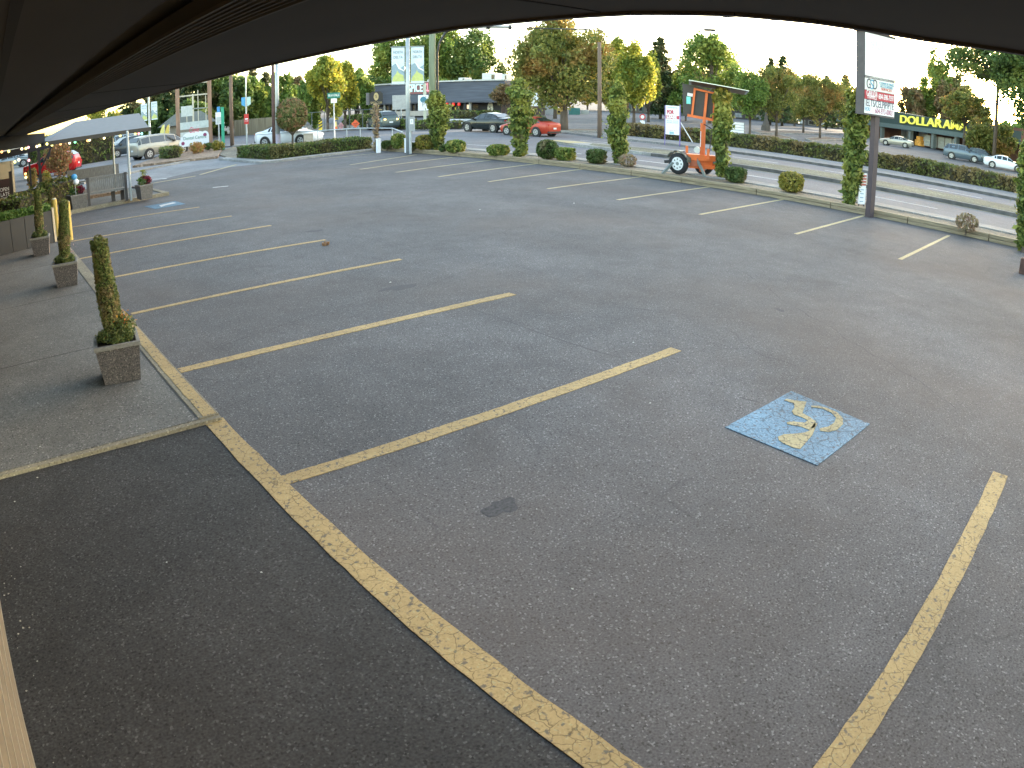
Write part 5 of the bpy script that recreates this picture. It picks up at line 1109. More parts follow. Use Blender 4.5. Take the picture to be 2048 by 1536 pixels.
# roof lettering and units
cy = mat('sign_cyan', (.3,.85,.8), .5, emit=.25); rd2 = mat('sign_pinkred', (.75,.2,.25), .5, emit=.2)
x = XB(835); o = obj('roof_sign', MB().box(XB(812), XB(868), .4, .5, zE+1.3, zE+3.2), mat('sign_backing', (.25,.1,.1), .7), t); text('SPICE', 1.9, cy, o, XB(828), zE+2.25, .38, XB(842)-XB(814)); text('CLUB', 1.9, rd2, o, XB(856), zE+2.25, .38, XB(869)-XB(845))
for (p0, p1, hh) in ((926, 953, 1.3), (965, 976, 1.1), (878, 890, .7), (815, 818, .6)):
    x0, x1 = XB(p0), XB(p1); u = thing('rooftop_unit', {926:'large white air handling unit on the restaurant roof',965:'smaller rounded white unit right of the large one on the roof',878:'low pale roof vent box left of the large unit',815:'tiny pale roof vent behind the banners'}[p0], 'roof unit', A+Matrix.Rotation(rz, 3, 'Z')@Vector((x0, 5, zR)), rz, 'units on the restaurant roof')
    obj('housing', MB().box(0, x1-x0, 0, 2, 0, hh), mat('unit_white', (.6,.6,.57), .6), u, bevel=.05); obj('grille', MB().box((x1-x0)*.72, (x1-x0)*.94, -.03, -.005, hh*.2, hh*.8), shop_dark, u)
b = tspot(985, 238)
for (p0, p1, k) in ((890, 985, 0), (700, 770, 1)):
    P0 = along(p0, 233, 100-4*k); P1 = along(p1, 233, 96+10*k); hedge([(P0.x, P0.y), (P1.x, P1.y)], 1.4, 1.1, 'hedge', '', ['low planting strip under the restaurant windows on the right', 'low planting at the left end of the restaurant'][k], terrain(P0.x, P0.y), .28, 30, 'planting along the restaurant')
P = [tspot(890,238), tspot(1000,239), tspot(1000,241), tspot(890,242)]
struct('restaurant_path', MB().prism([(p.x, p.y) for p in P], lambda x, y: terrain(x, y)-.02, lambda x, y: terrain(x, y)+.08), white_p)
# restaurant pole sign
b = along(753, 262, 76); b.z = .1; gold = mat('sign_gold', (.55,.42,.2), .5)
t = thing('restaurant_sign', 'black rounded pole sign with a gold emblem and SPICE CLUB lettering', 'sign', b, face(b)); w_ = width(739, 766, 215, dist(b)); z0, z1 = high(b, 752, 211)-.1, high(b, 752, 183)-.1
obj('post', MB().box(-.3,.3,.0,.5,-.1,z0), dkw, t); hw = w_/2; cr = .25
o = obj('cabinet', MB().slab([(-hw+cr,z0),(hw-cr,z0),(hw,z0+cr),(hw,z1-cr),(hw-cr,z1),(-hw+cr,z1),(-hw,z1-cr),(-hw,z0+cr)], -.2, .4), black, t)
obj('side_panel', MB().box(-hw-.35, -hw, -.1, .4, z0+.1, z1-.1), mat('sign_side_grey', (.17,.16,.17), .6), t)
o2 = obj('emblem', MB().disc((0, z0+(z1-z0)*.64), .25, -.22, -.202, 24, .42), gold, o); text('S', .42, black, o2, 0, z0+(z1-z0)*.64, -.23); text('SPICE CLUB', .34, gold, o, 0, z0+(z1-z0)*.2, -.21, w_*.84)
za, zb2 = high(b, 752, 227)-.1, high(b, 752, 217)-.1
obj('lower_cabinet', MB().box(-hw, hw, -.15, .3, za-.1, zb2+.1), black, t); obj('lower_panel', MB().box(-hw+.1, hw-.1, -.165, -.152, za+.35, zb2-.1), gold, t); obj('lower_panel', MB().box(-hw+.1, hw-.1, -.165, -.152, za, za+.25), mat('dull_gold', (.3,.22,.1), .6), t)
# plaza pylon sign
b = along(1064, 242, 92); b.z = terrain(b.x, b.y)
t = thing('plaza_sign', 'tall plaza pylon sign with green, blue and yellow tenant panels behind the broad vine', 'sign', b, face(b)+R(-6)); mpp = dist(b)/1430
w_ = width(1042, 1077, 180, dist(b)); zz = lambda y: high(b, 1060, y)-b.z
obj('post', MB().box(w_*.42, w_*.54, -.1, .4, 0, zz(136)), black, t); obj('post', MB().box(-w_*.5, -w_*.42, .1, .4, 0, zz(160)), black, t)
o = obj('crown_panel', MB().box(-w_*.3, w_*.3, -.1, .4, zz(136), zz(116)), mat('crown_dark', (.06,.08,.07), .6), t)
pale = mat('letter_cream', (.65,.63,.5), .5)
text('WEST', .95, pale, o, 0, zz(121), -.13, w_*.5); text('VIEW', .95, pale, o, 0, zz(128.5), -.13, w_*.5); text('PLAZA', .5, wh, o, 0, zz(134.5), -.13, w_*.5)
for (y0, y1, mm, s, tm) in [(146,138,mat('panel_green', (.02,.25,.1), .5),'SUBWAY',mat('letter_yellow', (.9,.65,.05), .5, emit=.08)),(154,146.5,mat('panel_steel', (.08,.2,.3), .5),'MEDICAL',wh),(161,154.5,mat('panel_deepgreen', (.03,.12,.06), .5),'DOLLARAMA',mat('letter_yellow', (0,0,0))),(170,162,whitem,'',ink),(178,171,mat('panel_rose', (.5,.3,.28), .5),'',ink),(185,179,mat('panel_teal', (.05,.2,.2), .5),'',ink),(212,186,whitem,'',ink)]:
    o = obj('tenant_panel', MB().box(-w_*.41, w_*.41, -.08, .3, zz(y0), zz(y1)), mm, t)
    if s: text(s, .7, tm, o, 0, (zz(y0)+zz(y1))/2, -.1, w_*.7)
obj('side_panel', MB().box(-w_*.5, -w_*.42, -.06, .1, zz(160), zz(138)), mat('panel_rose', (0,0,0)), t)
# white shed wall and low shops behind the autumn tree
def block(px0, px1, pyb, pyt, d, m, nm, lab, depth=10, rf=None, over=.0):
    A = along(px0, pyb, d); B = along(px1, pyb, d); A.z = terrain(A.x, A.y)-.1; B.z = A.z; dv = B-A; t = thing(nm, lab, 'building', A, math.atan2(dv.y, dv.x)); Ln = dv.length; H_ = high((A+B)/2, (px0+px1)/2, pyt)-A.z
    obj('wall', MB().box(0, Ln, 0, depth, 0, H_), m, t)
    if rf: obj('roof', MB().box(-over, Ln+over, -over, depth+over, H_, H_+.5), rf, t)
    return t, Ln, H_
cream = mat('cream_wall', (.5,.48,.42), .8); tl = mat('teal_shed', (.06,.2,.17), .7)
t, Ln, H_ = block(1001, 1014, 231, 205, 118, cream, 'white_shed', 'narrow cream wall at the right end of the restaurant', 8)
t, Ln, H_ = block(1078, 1108, 231, 211, 122, mat('white_shed', (.55,.54,.51), .8), 'white_shed', 'white flat shed wall left of the autumn tree trunk', 8, whitem)
t, Ln, H_ = block(1112, 1124, 233, 216, 124, mat('ochre', (.45,.33,.1), .7), 'yellow_kiosk', 'small yellow ochre kiosk left of the autumn tree trunk', 4); obj('opening', MB().box(.3, Ln-.3, -.05, -.01, .4, H_*.6), shop_dark, t)
t, Ln, H_ = block(1138, 1160, 232, 216, 124, tl, 'teal_shed', 'teal green shed right of the autumn tree trunk', 5)
t, Ln, H_ = block(1162, 1178, 232, 220, 128, cream, 'white_shed', 'low cream wall right of the teal shed', 5)
# strip mall behind the golden trees
t, Ln, H_ = block(1230, 1395, 226, 186, 160, mat('mall_brown', (.16,.12,.1), .8), 'strip_mall', 'brown strip mall with shop windows behind the golden trees', 16, mat('mall_roof', (.12,.11,.125), .8), 1.)
obj('gable_roof', MB().slab([(Ln*.33,H_+.5),(Ln*.72,H_+.5),(Ln*.52,H_+3.2)], -2, 6), mat('mall_roof', (0,0,0)), t)
obj('fascia', MB().box(0, Ln, -2.2, -.1, H_*.62, H_*.8), mat('mall_fascia', (.08,.065,.06), .8), t)
o = obj('shop_sign', MB().box(Ln*.5, Ln*.64, -2.35, -2.21, H_*.56, H_*.7), mat('shop_sign_lit', (.8,.6,.3), .5, emit=.25), t)
for k in range(11):
    x0 = Ln*(.02+.088*k); w_ = obj('window', MB().box(x0, x0+Ln*.07, -.08, -.01, .5, H_*.56), mat('window_frame', (0,0,0)), t); obj('pane', MB().box(x0+.2, x0+Ln*.07-.2, -.12, -.085, .7, H_*.53), [shop_dark, mat('display_orange', (.35,.14,.07), .5, var=.8, scale=.9), mat('display_cream', (.4,.38,.25), .5, var=.7, scale=.7), shop_dark][k % 4], w_)
for k in range(7): x0 = Ln*(.03+.155*k); obj('column', MB().box(x0-.2, x0+.2, -2.1, -1.7, 0, H_*.62), mat('column_green', (.05,.07,.06), .7), t)
t, Ln, H_ = block(1400, 1700, 250, 222, 175, mat('mall_dim', (.07,.06,.055), .8), 'strip_mall', 'dim long strip mall behind the plaza lot trees', 16, mat('mall_roof', (0,0,0)), 1.)
for k in range(14):
    x0 = Ln*(.02+.07*k); w_ = obj('window', MB().box(x0, x0+Ln*.05, -.08, -.01, .4, H_*.55), mat('window_frame', (0,0,0)), t); obj('pane', MB().box(x0+.2, x0+Ln*.05-.2, -.12, -.085, .6, H_*.5), [shop_dark, mat('display_white', (.4,.42,.42), .5, var=.7, scale=.5)][k % 2], w_)
# dollar store
A = tspot(1748, 277); dA = 128; A = along(1742, 277, dA); B = along(1925, 322, 104); A.z = terrain(A.x, A.y); B.z = A.z; dv = B-A; LB = dv.length; rz = math.atan2(dv.y, dv.x)
zt = high(A, 1760, 219)-A.z; ze = high(A, 1760, 249)-A.z
t = thing('dollar_store', 'dollar store with a dark green fascia and big yellow letters', 'building', A, rz); print('DOLLAR', LB, zt, ze)
fg = mat('store_green', (.018,.045,.04), .6); brk = mat('store_brick', (.2,.09,.055), .8, var=.2, scale=2)
obj('wall', MB().box(-14, LB+8, 4, 24, 0, zt*.9), brk, t); obj('fascia', MB().slab([(-14,ze),(LB+8,ze),(LB+8,zt*.82),(LB*.55,zt*.9),(LB*.12,zt),(-14,zt)], 0, 4), fg, t); obj('canopy_edge', MB().box(-14, LB+8, -.3, -.02, ze-.35, ze+.35), mat('store_trim', (.1,.14,.13), .6), t)
XB2 = lambda px, py: (lambda v: (lambda k: (Vector((CAM[0]+v[0]*k-A.x, CAM[1]+v[1]*k-A.y, 0))).dot(dv.normalized()))(((A.x-CAM[0])*(-dv.y)+(A.y-CAM[1])*dv.x)/(v[0]*(-dv.y)+v[1]*dv.x)))(ray(px, py))
xl0, xl1 = XB2(1801, 240), XB2(1884, 260)
ly = mat('store_yellow', (.8,.75,.1), .5, emit=.04)
text('DOLLAR', (zt-ze)*.66, ly, t, (xl0+xl1)/2, (zt+ze)/2-.1, -.15, xl1-xl0, depth=.1, bold=.03); text('AMA', (zt-ze)*.66, ly, t, xl1+(xl1-xl0)*.28, (zt+ze)/2-.1, -.15, (xl1-xl0)*.5, depth=.1, bold=.03)
for px in (1762, 1819, 1865, 1911): x = XB2(px, 280); obj('column', MB().box(x-.3, x+.3, -.1, .5, 0, ze), mat('column_grey_green', (.16,.18,.16), .7), t)
x0, x1 = XB2(1763, 280), XB2(1816, 285)
for k in range(3): obj('window', MB().box(x0+(x1-x0)*(k/3)+.3, x0+(x1-x0)*((k+1)/3)-.2, 3.85, 3.98, .6, 3.4), [mat('display_white', (0,0,0)), shop_dark, mat('display_white', (0,0,0))][k], t)
for k in range(5):
    x0 = XB2(1838, 285)+(XB2(1908, 300)-XB2(1838, 285))*k/5; g_ = MB(); wd = (XB2(1908, 300)-XB2(1838, 285))/5-.4
    for j in range(9): g_.box(x0+wd*j/8-.05, x0+wd*j/8+.05, 1.0, 1.1, .2, 1.8)
    for z in (.2, 1.0, 1.75): g_.box(x0, x0+wd, 1.0, 1.1, z, z+.12)
    obj('cart_rail', g_, mat('rail_pale', (.5,.5,.42), .6), t)
b = A+Matrix.Rotation(rz, 3, 'Z')@Vector((XB2(1829, 285), 1, 0)); t2 = thing('display_stand', 'orange and yellow display stand under the dollar store canopy', 'stand', b, rz); objs('goods', MB().box(-.9,.9,-.4,.4,.0,.9).box(-.6,.6,-.3,.3,.9,1.5), mat('goods_orange', (.75,.35,.06), .6, var=.4, scale=3), t2)
# house and fence on the left, behind
t, Ln, H_ = block(330, 420, 262, 248, 78, mat('house_wall', (.25,.22,.18), .8), 'house', 'small pale house behind the timber sign frame', 8)
obj('roof', MB().slab([(-.8,H_),(Ln+.8,H_),(Ln*.8,H_+1.3),(Ln*.25,H_+1.3)], -.8, 9), mat('house_roof', (.16,.18,.18), .8), t); obj('garage_door', MB().box(Ln*.25, Ln*.75, -.08, -.02, 0, H_*.6), mat('garage_white', (.55,.58,.57), .7), t)
P0, P1 = along(468, 262, 84), along(650, 256, 78); P0.z = P1.z = .1; dv2 = P1-P0
t = thing('wooden_fence', 'grey brown wooden board fence beyond the road on the left', 'fence', P0, math.atan2(dv2.y, dv2.x)); hh = high(P0, 470, 240)-.1
obj('boards', MB().box(0, dv2.length*.5, 0, .06, 0, hh), mat('fence_boards', (.2,.165,.11), .9, var=.4, scale=3, vec=(4,1,.1)), t); obj('boards', MB().box(dv2.length*.5, dv2.length*.72, 0, .06, 0, hh*.9), mat('fence_boards_grey', (.12,.12,.11), .9, var=.3, scale=3, vec=(4,1,.1)), t)
m = MB(); xx0 = dv2.length*.74
for k in range(7): x = xx0+k*1.5; m.tube((x,0,0), (x,0,hh*1.1), .05, .05, 6)
m.tube((xx0,0,hh*1.1), (xx0+9,0,hh*1.1), .04, .04, 6); obj('mesh_fence_frame', m, mat('fence_dark_steel', (.12,.14,.14), .6), t)
# ================================================================== LEFT: timber sign frame, arched sign, banners, signal
frame_w = mat('frame_timber', (.27,.17,.12), .85, var=.3, scale=2, vec=(3,3,.4)); steel_p = mat('frame_pale_steel', (.5,.47,.38), .6, var=.1)
b0, b1 = spot(357, 289, .05), spot(420, 287, .05); dc = 58
A = along(357, 288, dc); B = along(421, 286, dc); A.z = B.z = .05; dvf = B-A; LF_ = dvf.length
t = thing('pylon_sign', 'empty tall timber sign frame of two posts with steel crossbars by the arched sign', 'sign frame', A, math.atan2(dvf.y, dvf.x)); zf = lambda px, py: high((A+B)/2, px, py)-.05
for x in (0, LF_): obj('post', MB().box(x-.16, x+.16, -.16, .16, -.2, zf(389, 120)), frame_w, t)
for (ya, yb_) in ((167, 163), (192.5, 187), (219, 214.5), (252, 247)): obj('crossbar', MB().bar((.1,0,zf(362, ya)), (LF_-.1,0,zf(416, yb_)), .1, .1), steel_p if ya != 219 else galb, t)
obj('upright', MB().bar((LF_*.48,.05,zf(388,252)), (LF_*.48,.05,zf(388,187)), .14, .14), steel_p, t)
for x, y0, y1 in ((.28,250,222),(.64,250,180),(.88,215,188),(.88,248,220)): obj('upright', MB().bar((LF_*x,.1,zf(388,y0)), (LF_*x,.1,zf(388,y1)), .07, .07), steel_p, t)
A2 = along(361, 289, dc-2.5); A2.z = .05
t = thing('arched_sign', 'white arched garden sign with red script and green words between the timber posts', 'sign', A2, math.atan2(dvf.y, dvf.x)); LS = width(361, 418, 285, dc-2.5); zs = lambda py: high(A2, 388, py)-.05
zb_, zt_ = zs(291), zs(262); arc_ = [(LS*(.5-.42*math.cos(a)), zb_+.75+(zt_-zb_-.75)*math.sin(a)) for a in [math.pi*k/16 for k in range(17)]]
pw = mat('sign_white_paint', (.74,.76,.8), .5, var=.03)
o = obj('board', MB().slab([(0,zb_),(LS,zb_),(LS,zb_+.75)]+arc_[::-1]+[(0,zb_+.75)], -.06, .06), pw, t)
text('Clove', .62, mat('script_red', (.6,.06,.12), .5), o, LS*.48, zb_+1.2, -.08, LS*.34, shear=.3); text('Dental Centre', .36, mat('words_green', (.08,.25,.2), .5), o, LS*.5, zb_+.62, -.08, LS*.8)
for x in (.08, .86): oo = obj('corner_ornament', MB().disc((LS*x, zt_-.35-(.5 if x < .5 else 0)), .3, -.05, .05, 14), pw, o); obj('flower_mark', MB().disc((LS*x, zt_-.35-(.5 if x < .5 else 0)), .14, -.07, -.052, 12), mat('flower_plum', (.25,.04,.12), .5), oo)
obj('crossboard', MB().box(0, LS, .1, .14, zs(262)+.2, zs(262)+.75), mat('board_grey_white', (.45,.5,.5), .6), t)
obj('crossboard', MB().box(LS*.05, LS*.45, .1, .14, zs(262)+1.2, zs(262)+2.0), mat('board_grey_white', (0,0,0)), t)
# real-estate like board and green post
A3 = along(438, 282, dc); A3.z = .05
t = thing('board_sign', 'white hanging board with a blue top on a post right of the timber frame', 'sign', A3, face(A3)); z0, z1 = high(A3, 438, 248)-.05, high(A3, 438, 219)-.05; w_ = width(431, 443, 235, dc)
obj('board', MB().box(-w_/2, w_/2, -.05, .05, z0, z1-.2), pw, t); obj('board_top', MB().box(-w_*.25, w_*.25, -.06, .06, z1-.2, z1+.25), mat('board_blue', (.05,.25,.55), .5), t); obj('lower_board', MB().box(-w_*.4, w_*.4, -.07, -.052, z0+.05, z0+(z1-z0)*.5), mat('board_grey_white', (0,0,0)), t); obj('post', MB().box(-.05,.05,-.04,.04,-.1,z0), galv, t)
A3 = along(446, 282, dc-3); A3.z = .05
t = thing('green_post', 'bright green square post beside the white hanging board', 'post', A3, face(A3)); obj('post', MB().box(-.12,.12,-.12,.12,-.1,high(A3, 446, 216)-.05), mat('post_green', (.03,.32,.2), .5), t); obj('cap', MB().box(-.14,.14,-.14,.14,high(A3, 446, 216)-.05,high(A3, 446, 215)-.0), mat('post_green', (0,0,0)), t)
b = along(300, 285, 66); b.z = .1
t = thing('banner_lamp_post', 'far slim lamp post with two small pale banners at the left', 'lamp post', b, face(b)); obj('pole', MB().tube((0,0,-.1), (0,0,high(b, 299, 175)), .12, .09, 10), galv, t)
z0, z1 = high(b, 300, 240)-.1, high(b, 300, 206)-.1; w_ = width(285, 297, 220, 66); banner(-.2-w_, -.2, z0, z1, t); banner(.2, .2+w_, z0, z1+.1, t)
b = along(436, 262, 96); b.z = .1
t = thing('traffic_signal', 'traffic signal on a pale mast arm seen through the timber frame', 'traffic light', b, face(b)); za = high(b, 436, 204)-.1; xl = -width(402, 436, 204, 96)
obj('pole', MB().tube((0,0,-.1), (0,0,high(b, 438, 190)-.1), .16, .12, 10), galv, t); obj('mast_arm', MB().tube((0,0,za), (xl,0,za), .09, .07, 8), galv, t)
obj('signal_head', MB().box(xl-.3, xl+.3, -.2, .2, za-1.3, za+.5), mat('signal_yellow', (.55,.4,.05), .5), t)
b = along(345, 262, 98); b.z = .1
t = thing('traffic_signal', 'pale horizontal mast arm left of the timber frame', 'traffic light', b, face(b)); za = high(b, 345, 226)-.1; xl = -width(316, 345, 226, 98)
obj('pole', MB().tube((.9,0,-.1), (.9,0,za+1), .14, .1, 10), galv, t); obj('mast_arm', MB().tube((.9,0,za+.1), (xl,0,za-.3), .1, .08, 8), galv, t); obj('signal_head', MB().box(xl-.35, xl+.25, -.2, .2, za-.9, za+.9), mat('signal_white', (.6,.5,.48), .5), t)
for (px, mm, lab) in ((323, mat('flag_yellow', (.65,.6,.2), .6), 'pale yellow feather flag left of the timber frame'), (333, mat('flag_gold', (.6,.45,.1), .6), 'gold feather flag left of the timber frame')):
    b = along(px, 272, 72); b.z = .1; t = thing('feather_flag', lab, 'flag', b, face(b)); zz2 = high(b, px, 249)-.1; obj('flag', MB().slab([(-.3,.3),(.05,.2),(.3,zz2*.7),(.3,zz2),(.1,zz2*.97),(-.15,zz2*.7)], -.02, .02), mm, t); obj('pole', MB().tube((.32,0,0),(.32,0,zz2),.03,.03,6), galv, t)
b = spot(100, 290, 0)
# ================================================================== LEFT: patio canopy, pergola, lights, sign
gr_roof = mat('grey_metal_roof', (.17,.175,.178), .7, var=.05)
t = thing('patio_canopy', 'flat grey hipped canopy roof over the bench area on thin steel posts', 'canopy', (0, 20.9, .1), 0)
E0, E1 = (-6.5, .0), (4.55, .0)
ze_ = 2.52-.1; pR = along(278, 228, 28.5); 
xR, xL = along(298, 257, 1).x, 0
def atY(px, py, Y): v = ray(px, py); k = (Y-CAM[1])/v[1]; return Vector(CAM+v*k)
cR, cL, rR, rL = atY(298, 256.5, 20.9), atY(90, 283.5, 20.9), atY(278, 228.5, 23.4), atY(150, 240.5, 23.4)
zf_ = (cR.z+cL.z)/2-.1; ze_ = zf_; zr_ = (rR.z+rL.z)/2-.1; print('CANOPY', cR, cL, rR, rL)
m = MB(); m.add([(cL.x,0,ze_),(cR.x,0,ze_),(cR.x,5,ze_),(cL.x,5,ze_),(rL.x,2.5,zr_),(rR.x,2.5,zr_)], [(0,1,5,4),(1,2,5),(2,3,4,5),(3,0,4),(3,2,1,0)])
obj('roof', m, gr_roof, t); objs('fascia', MB().box(cL.x-.02,cR.x+.02,-.05,-.005,ze_-.12,ze_+.02).box(cR.x+.02,cR.x+.06,-.05,5,ze_-.12,ze_+.02).box(cL.x-.06,cL.x-.02,-.05,5,ze_-.12,ze_+.02), mat('dark_fascia', (0,0,0)), t)
b = spot(262, 401, .1); obj('post', MB().tube((b.x, b.y-20.9+.0, 0), (b.x, b.y-20.9, ze_), .045, .045, 10), galv, t)
obj('post', MB().tube((along(226, 300, 29).x, along(226, 300, 29).y-20.9, 0), (along(226, 300, 29).x, along(226, 300, 29).y-20.9, ze_), .045, .045, 10), galv, t)
zq = lambda px, py: (lambda p: (p.x, p.z-.1))(atY(px, py, 20.9))
obj('end_fascia', MB().slab([zq(-30,308), zq(90,287), zq(90,266), zq(-30,276)], .02, .4), mat('slate_fascia', (.03,.032,.04), .7), t)
# pergola
dkp = mat('black_timber', (.018,.014,.016), .7)
DP = dist(spot(78, 391, .1)); print('DP', DP)
P = {k: along(*v) for k, v in {'a': (0, 312, DP), 'b': (106, 290, DP), 'c': (58, 385, DP), 'd': (78, 380, DP), 'e': (58, 300, DP), 'f': (75, 298, DP)}.items()}
t = thing('pergola', 'black timber pergola with beam and posts over the patio on the left', 'pergola', (P['c'].x, P['c'].y, .1))
O3 = Vector((P['c'].x, P['c'].y, .1)); a, b = along(-40, 322, DP), along(104, 288, DP); 
obj('beam', MB().bar(a-O3, b-O3, .15, .3), dkp, t); a = along(104, 284, DP); b = along(96, 318, DP)
obj('end_bracket', MB().bar(a-O3, b-O3, .1, .1), dkp, t)
for (px, w_) in ((57, .09), (77, .13)):
    p = along(px, 300, DP); q = Vector((p.x, p.y, .1)); obj('post', MB().box(q.x-O3.x-w_/2, q.x-O3.x+w_/2, q.y-O3.y-w_/2, q.y-O3.y+w_/2, 0, p.z-.1), dkp, t)
a = along(104, 292, DP); b = along(78, 345, DP); obj('brace', MB().bar(a-O3, b-O3, .08, .08), dkp, t)
# string lights
cols = {'w': ((1,.8,.45), 7), 'o': ((1,.45,.15), 6), 'g': ((.25,1,.45), 5), 'p': ((1,.35,.4), 5), 'y': ((.95,.9,.25), 6), 'c': ((.3,.9,.8), 4)}
strings = [('string of glowing bulbs along the far edge of the grey canopy', 27, [(104,290,'y'),(121,288,'o'),(139,286,'w'),(150,284,'g'),(175,281,'o'),(179,280,'w'),(208,276,'w'),(240,271,'y'),(270,267,'y'),(277,267,'p'),(283,267,'c')]),
 ('string of glowing bulbs above the black pergola beam', 19.5, [(4,304,'o'),(18,303,'y'),(44,298,'w'),(52,297,'y'),(57,295,'p'),(74,293,'w'),(79,291,'y'),(94,288,'y')]),
 ('string of bulbs hanging beneath the pergola beam', 19, [(30,324,'y'),(38,320,'w'),(58,321,'p'),(51,348,'o'),(52,355,'y')])]
for lab, d, pts in strings:
    t = thing('string_lights', lab, 'string lights', along(pts[0][0], pts[0][1], d), 0, 'strings of coloured bulbs on the patio'); O4 = Vector(t.location); prev = None; m = MB()
    for (px, py, c) in pts:
        p = along(px, py, d)-O4; pts2, _ = None, None
        s = MB(); r0 = .038*(d/20)
        for k in range(4): a0, a1 = -1.57+k*.785, -1.57+(k+1)*.785; s.tube(p+Vector((0,0,math.sin(a0)*r0)), p+Vector((0,0,math.sin(a1)*r0)), max(.003, math.cos(a0)*r0), max(.003, math.cos(a1)*r0), 8, False)
        obj('bulb', s, mat('bulb_'+c, cols[c][0], .3, emit=cols[c][1]*.045, var=0), t)
        top = p+Vector((0,0,r0+.03))
        if prev is not None: m.tube(prev, top, .008, .008, 5)
        prev = top
    obj('cable', m, black, t)
# OPEN LATE sign
DS = dist(spot(24, 412, .1)); b = along(22, 400, DS); b.z = .1; t = thing('open_late_sign', 'dark framed board reading OPEN LATE in white among patio plants', 'sign', b, face(b)+R(8)); hz = lambda y: high(b, 10, y)-.1
sgb = mat('sign_darkwood', (.04,.015,.02), .7)
obj('board', MB().box(-1.6, .02, 0, .05, hz(398), hz(358)), sgb, t); obj('post', MB().box(.02, .14, -.03, .08, 0, hz(345)), dkp, t)
o = obj('top_board', MB().box(-1.6, .02, -.03, 0, hz(371), hz(360)), sgb, t)
text('OPEN', .22, wh, o, -.24, hz(379), -.04, .4); text('LATE', .22, wh, o, -.24, hz(389), -.04, .4); text('NIGHTLY', .1, wh, o, -.24, hz(396), -.04, .4)
obj('low_rail', MB().box(.24, 1.4, 0, .06, hz(394), hz(389)), dkp, t)
# neighbour wall
A = along(-60, 350, 30); B = along(27, 345, 32); A.z = B.z = 0; dv = B-A
t = thing('neighbour_building', 'plain beige wall of the neighbouring building at the left edge', 'building', A, math.atan2(dv.y, dv.x)); obj('wall', MB().box(0, dv.length, 0, 6, 0, high(B, 20, 322)), mat('beige_wall', (.17,.155,.105), .8, var=.05), t); obj('corner_trim', MB().box(dv.length-.12, dv.length+.02, -.03, -.002, 0, high(B, 20, 322)), mat('beige_trim', (.22,.2,.15), .7), t)
# green wall of hedge behind the canopy and patio planting
A, B = spot(84, 343), spot(206, 321)
hedge([(A.x, A.y), (B.x, B.y)], 1.6, 2.6, 'hedge', '', 'tall dark green hedge wall behind the parked cars and the canopy', 0, .2, 40)
def pbush(px, pyb, wpx, hpx, lf, lab, d, leaf=.07, n=900): return bush(px, pyb, wpx, hpx, lf, lab, leaf, n, 'patio_plant', 'plants round the patio', .1, 'plant')
LF['redbush'] = leaf_mat('reddish_bush_leaves', [(.16,.08,.04),(.24,.13,.06),(.14,.12,.04)], [(.12,.12,.03),(.28,.1,.06)], .3, 1.5)
pbush(118, 356, 56, 76, 'redbush', 'big reddish bush in front of the red crossover', 30, .12, 2400)
pbush(92, 372, 22, 34, 'gold', 'golden orange bush behind the black posts', 26, .08)
pbush(95, 385, 30, 34, 'grassy', 'reddish ornamental grass right of the pergola posts', 23, .1)
pbush(66, 380, 20, 50, 'grassy', 'rusty ornamental grass between the pergola posts', 23, .1)
pbush(14, 420, 30, 26, 'grassy', 'rusty grass under the open late sign', 16.5, .07)
pbush(128, 395, 20, 42, 'green', 'fresh green bush left of the flower planter', 22, .08)
pbush(230, 352, 20, 10, 'box', 'small yellow green plant over the bench back', 26, .07, 300)
hp = [along(30, 380, 25), along(62, 370, 26)]; hedge([(hp[0].x, hp[0].y), (hp[1].x, hp[1].y)], 1.0, .75, 'hedge', '', 'low clipped hedge behind the black pergola posts', .1, .08, 200)
hp = [along(94, 368, 28), along(126, 360, 29)]; hedge([(hp[0].x, hp[0].y), (hp[1].x, hp[1].y)], 1.0, .85, 'hedge', '', 'low clipped hedge left of the bench below the red crossover', .1, .08, 200)
b = spot(149, 357, .1); b = along(149, 352, 25)
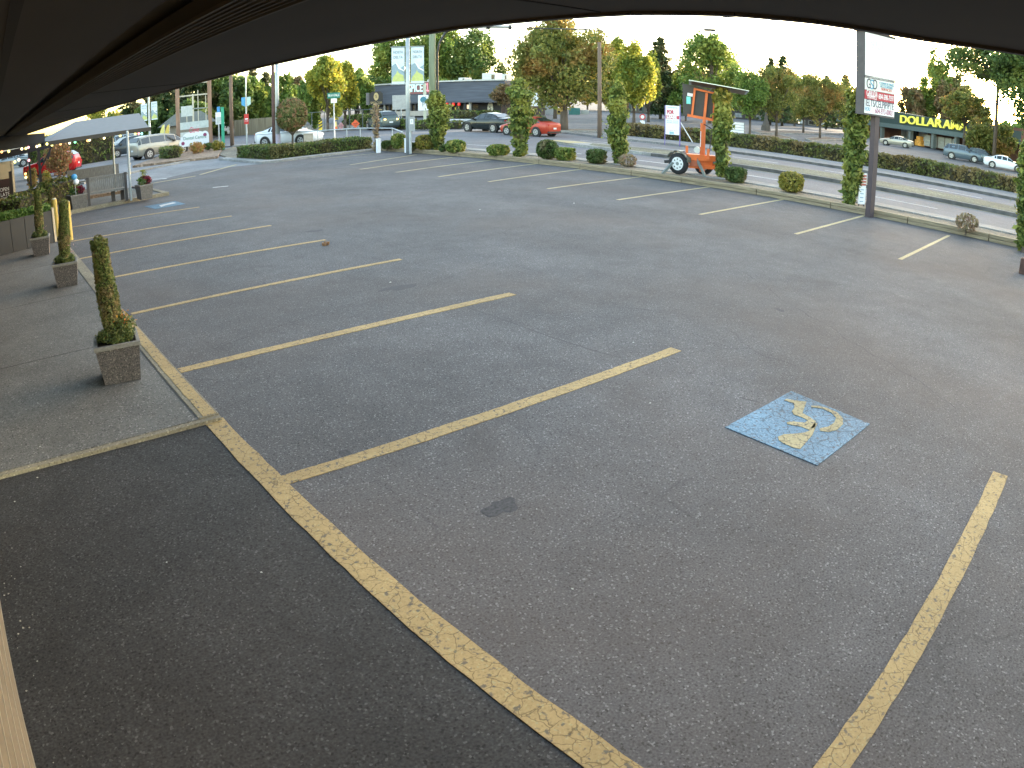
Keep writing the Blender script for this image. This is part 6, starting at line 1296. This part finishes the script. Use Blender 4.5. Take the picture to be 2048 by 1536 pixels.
t = thing('balloon', 'blue and white round lantern ball by the bench', 'ornament', (b.x, b.y, b.z-.2)); s = MB(); r0 = .11
def ball(c, r, m, z0, z1, k=6):
    for i in range(k): a0, a1 = z0+(z1-z0)*i/k, z0+(z1-z0)*(i+1)/k; m.tube(Vector(c)+Vector((0,0,math.sin(a0)*r)), Vector(c)+Vector((0,0,math.sin(a1)*r)), max(.002, math.cos(a0)*r), max(.002, math.cos(a1)*r), 14, False)
    return m
obj('lower_ball', ball((.03,0,.0), .11, MB(), -1.57, 1.57), whitem, t); obj('upper_ball', ball((-.02,0,.17), .11, MB(), -1.57, 1.57), mat('ball_blue', (.08,.35,.65), .5), t); obj('stake', MB().tube((0,.05,-b.z+.3),(0,.05,.0),.012,.012,6), galv, t)
b = spot(2046, 549, 0); t = thing('wooden_stub', 'small dark wooden stub at the right edge of the lot', 'post', (b.x+.08, b.y, 0)); obj('post', MB().box(-.12,.12,-.12,.12,0,.35), mat('stub_brown', (.1,.05,.035), .8, var=.3), t, bevel=.015)
# unseen wooded ridge, added beyond the right edge to block the low sun
wd_ = MB(); P_ = []
for k in range(60):
    a0, a1 = R(83.6+k*.3), R(83.6+(k+1)*.3); d_ = 470; h_ = 44+4*math.sin(k*1.3)+3*math.sin(k*.47)
    p, q = (CAM[0]+math.sin(a0)*d_, CAM[1]+math.cos(a0)*d_), (CAM[0]+math.sin(a1)*d_, CAM[1]+math.cos(a1)*d_)
    wd_.prism([p, q, (q[0]+12, q[1]), (p[0]+12, p[1])], 0, h_)
    n_ = 90; f = rng.random(n_); P_.append(np.stack([p[0]+(q[0]-p[0])*f-2+4*rng.random(n_), p[1]+(q[1]-p[1])*f, h_*(.05+.98*rng.random(n_)**.7)], 1))
o = obj('sun_block_woods', leaves_mesh('sun_block_woods', np.vstack(P_), 4., LT['dark']), None); o['kind'] = 'stuff'; o['label'] = 'far wooded ridge beyond the right edge'
struct('sun_block_hill', wd_, mat('sun_block_green', (.03,.04,.02), .95))
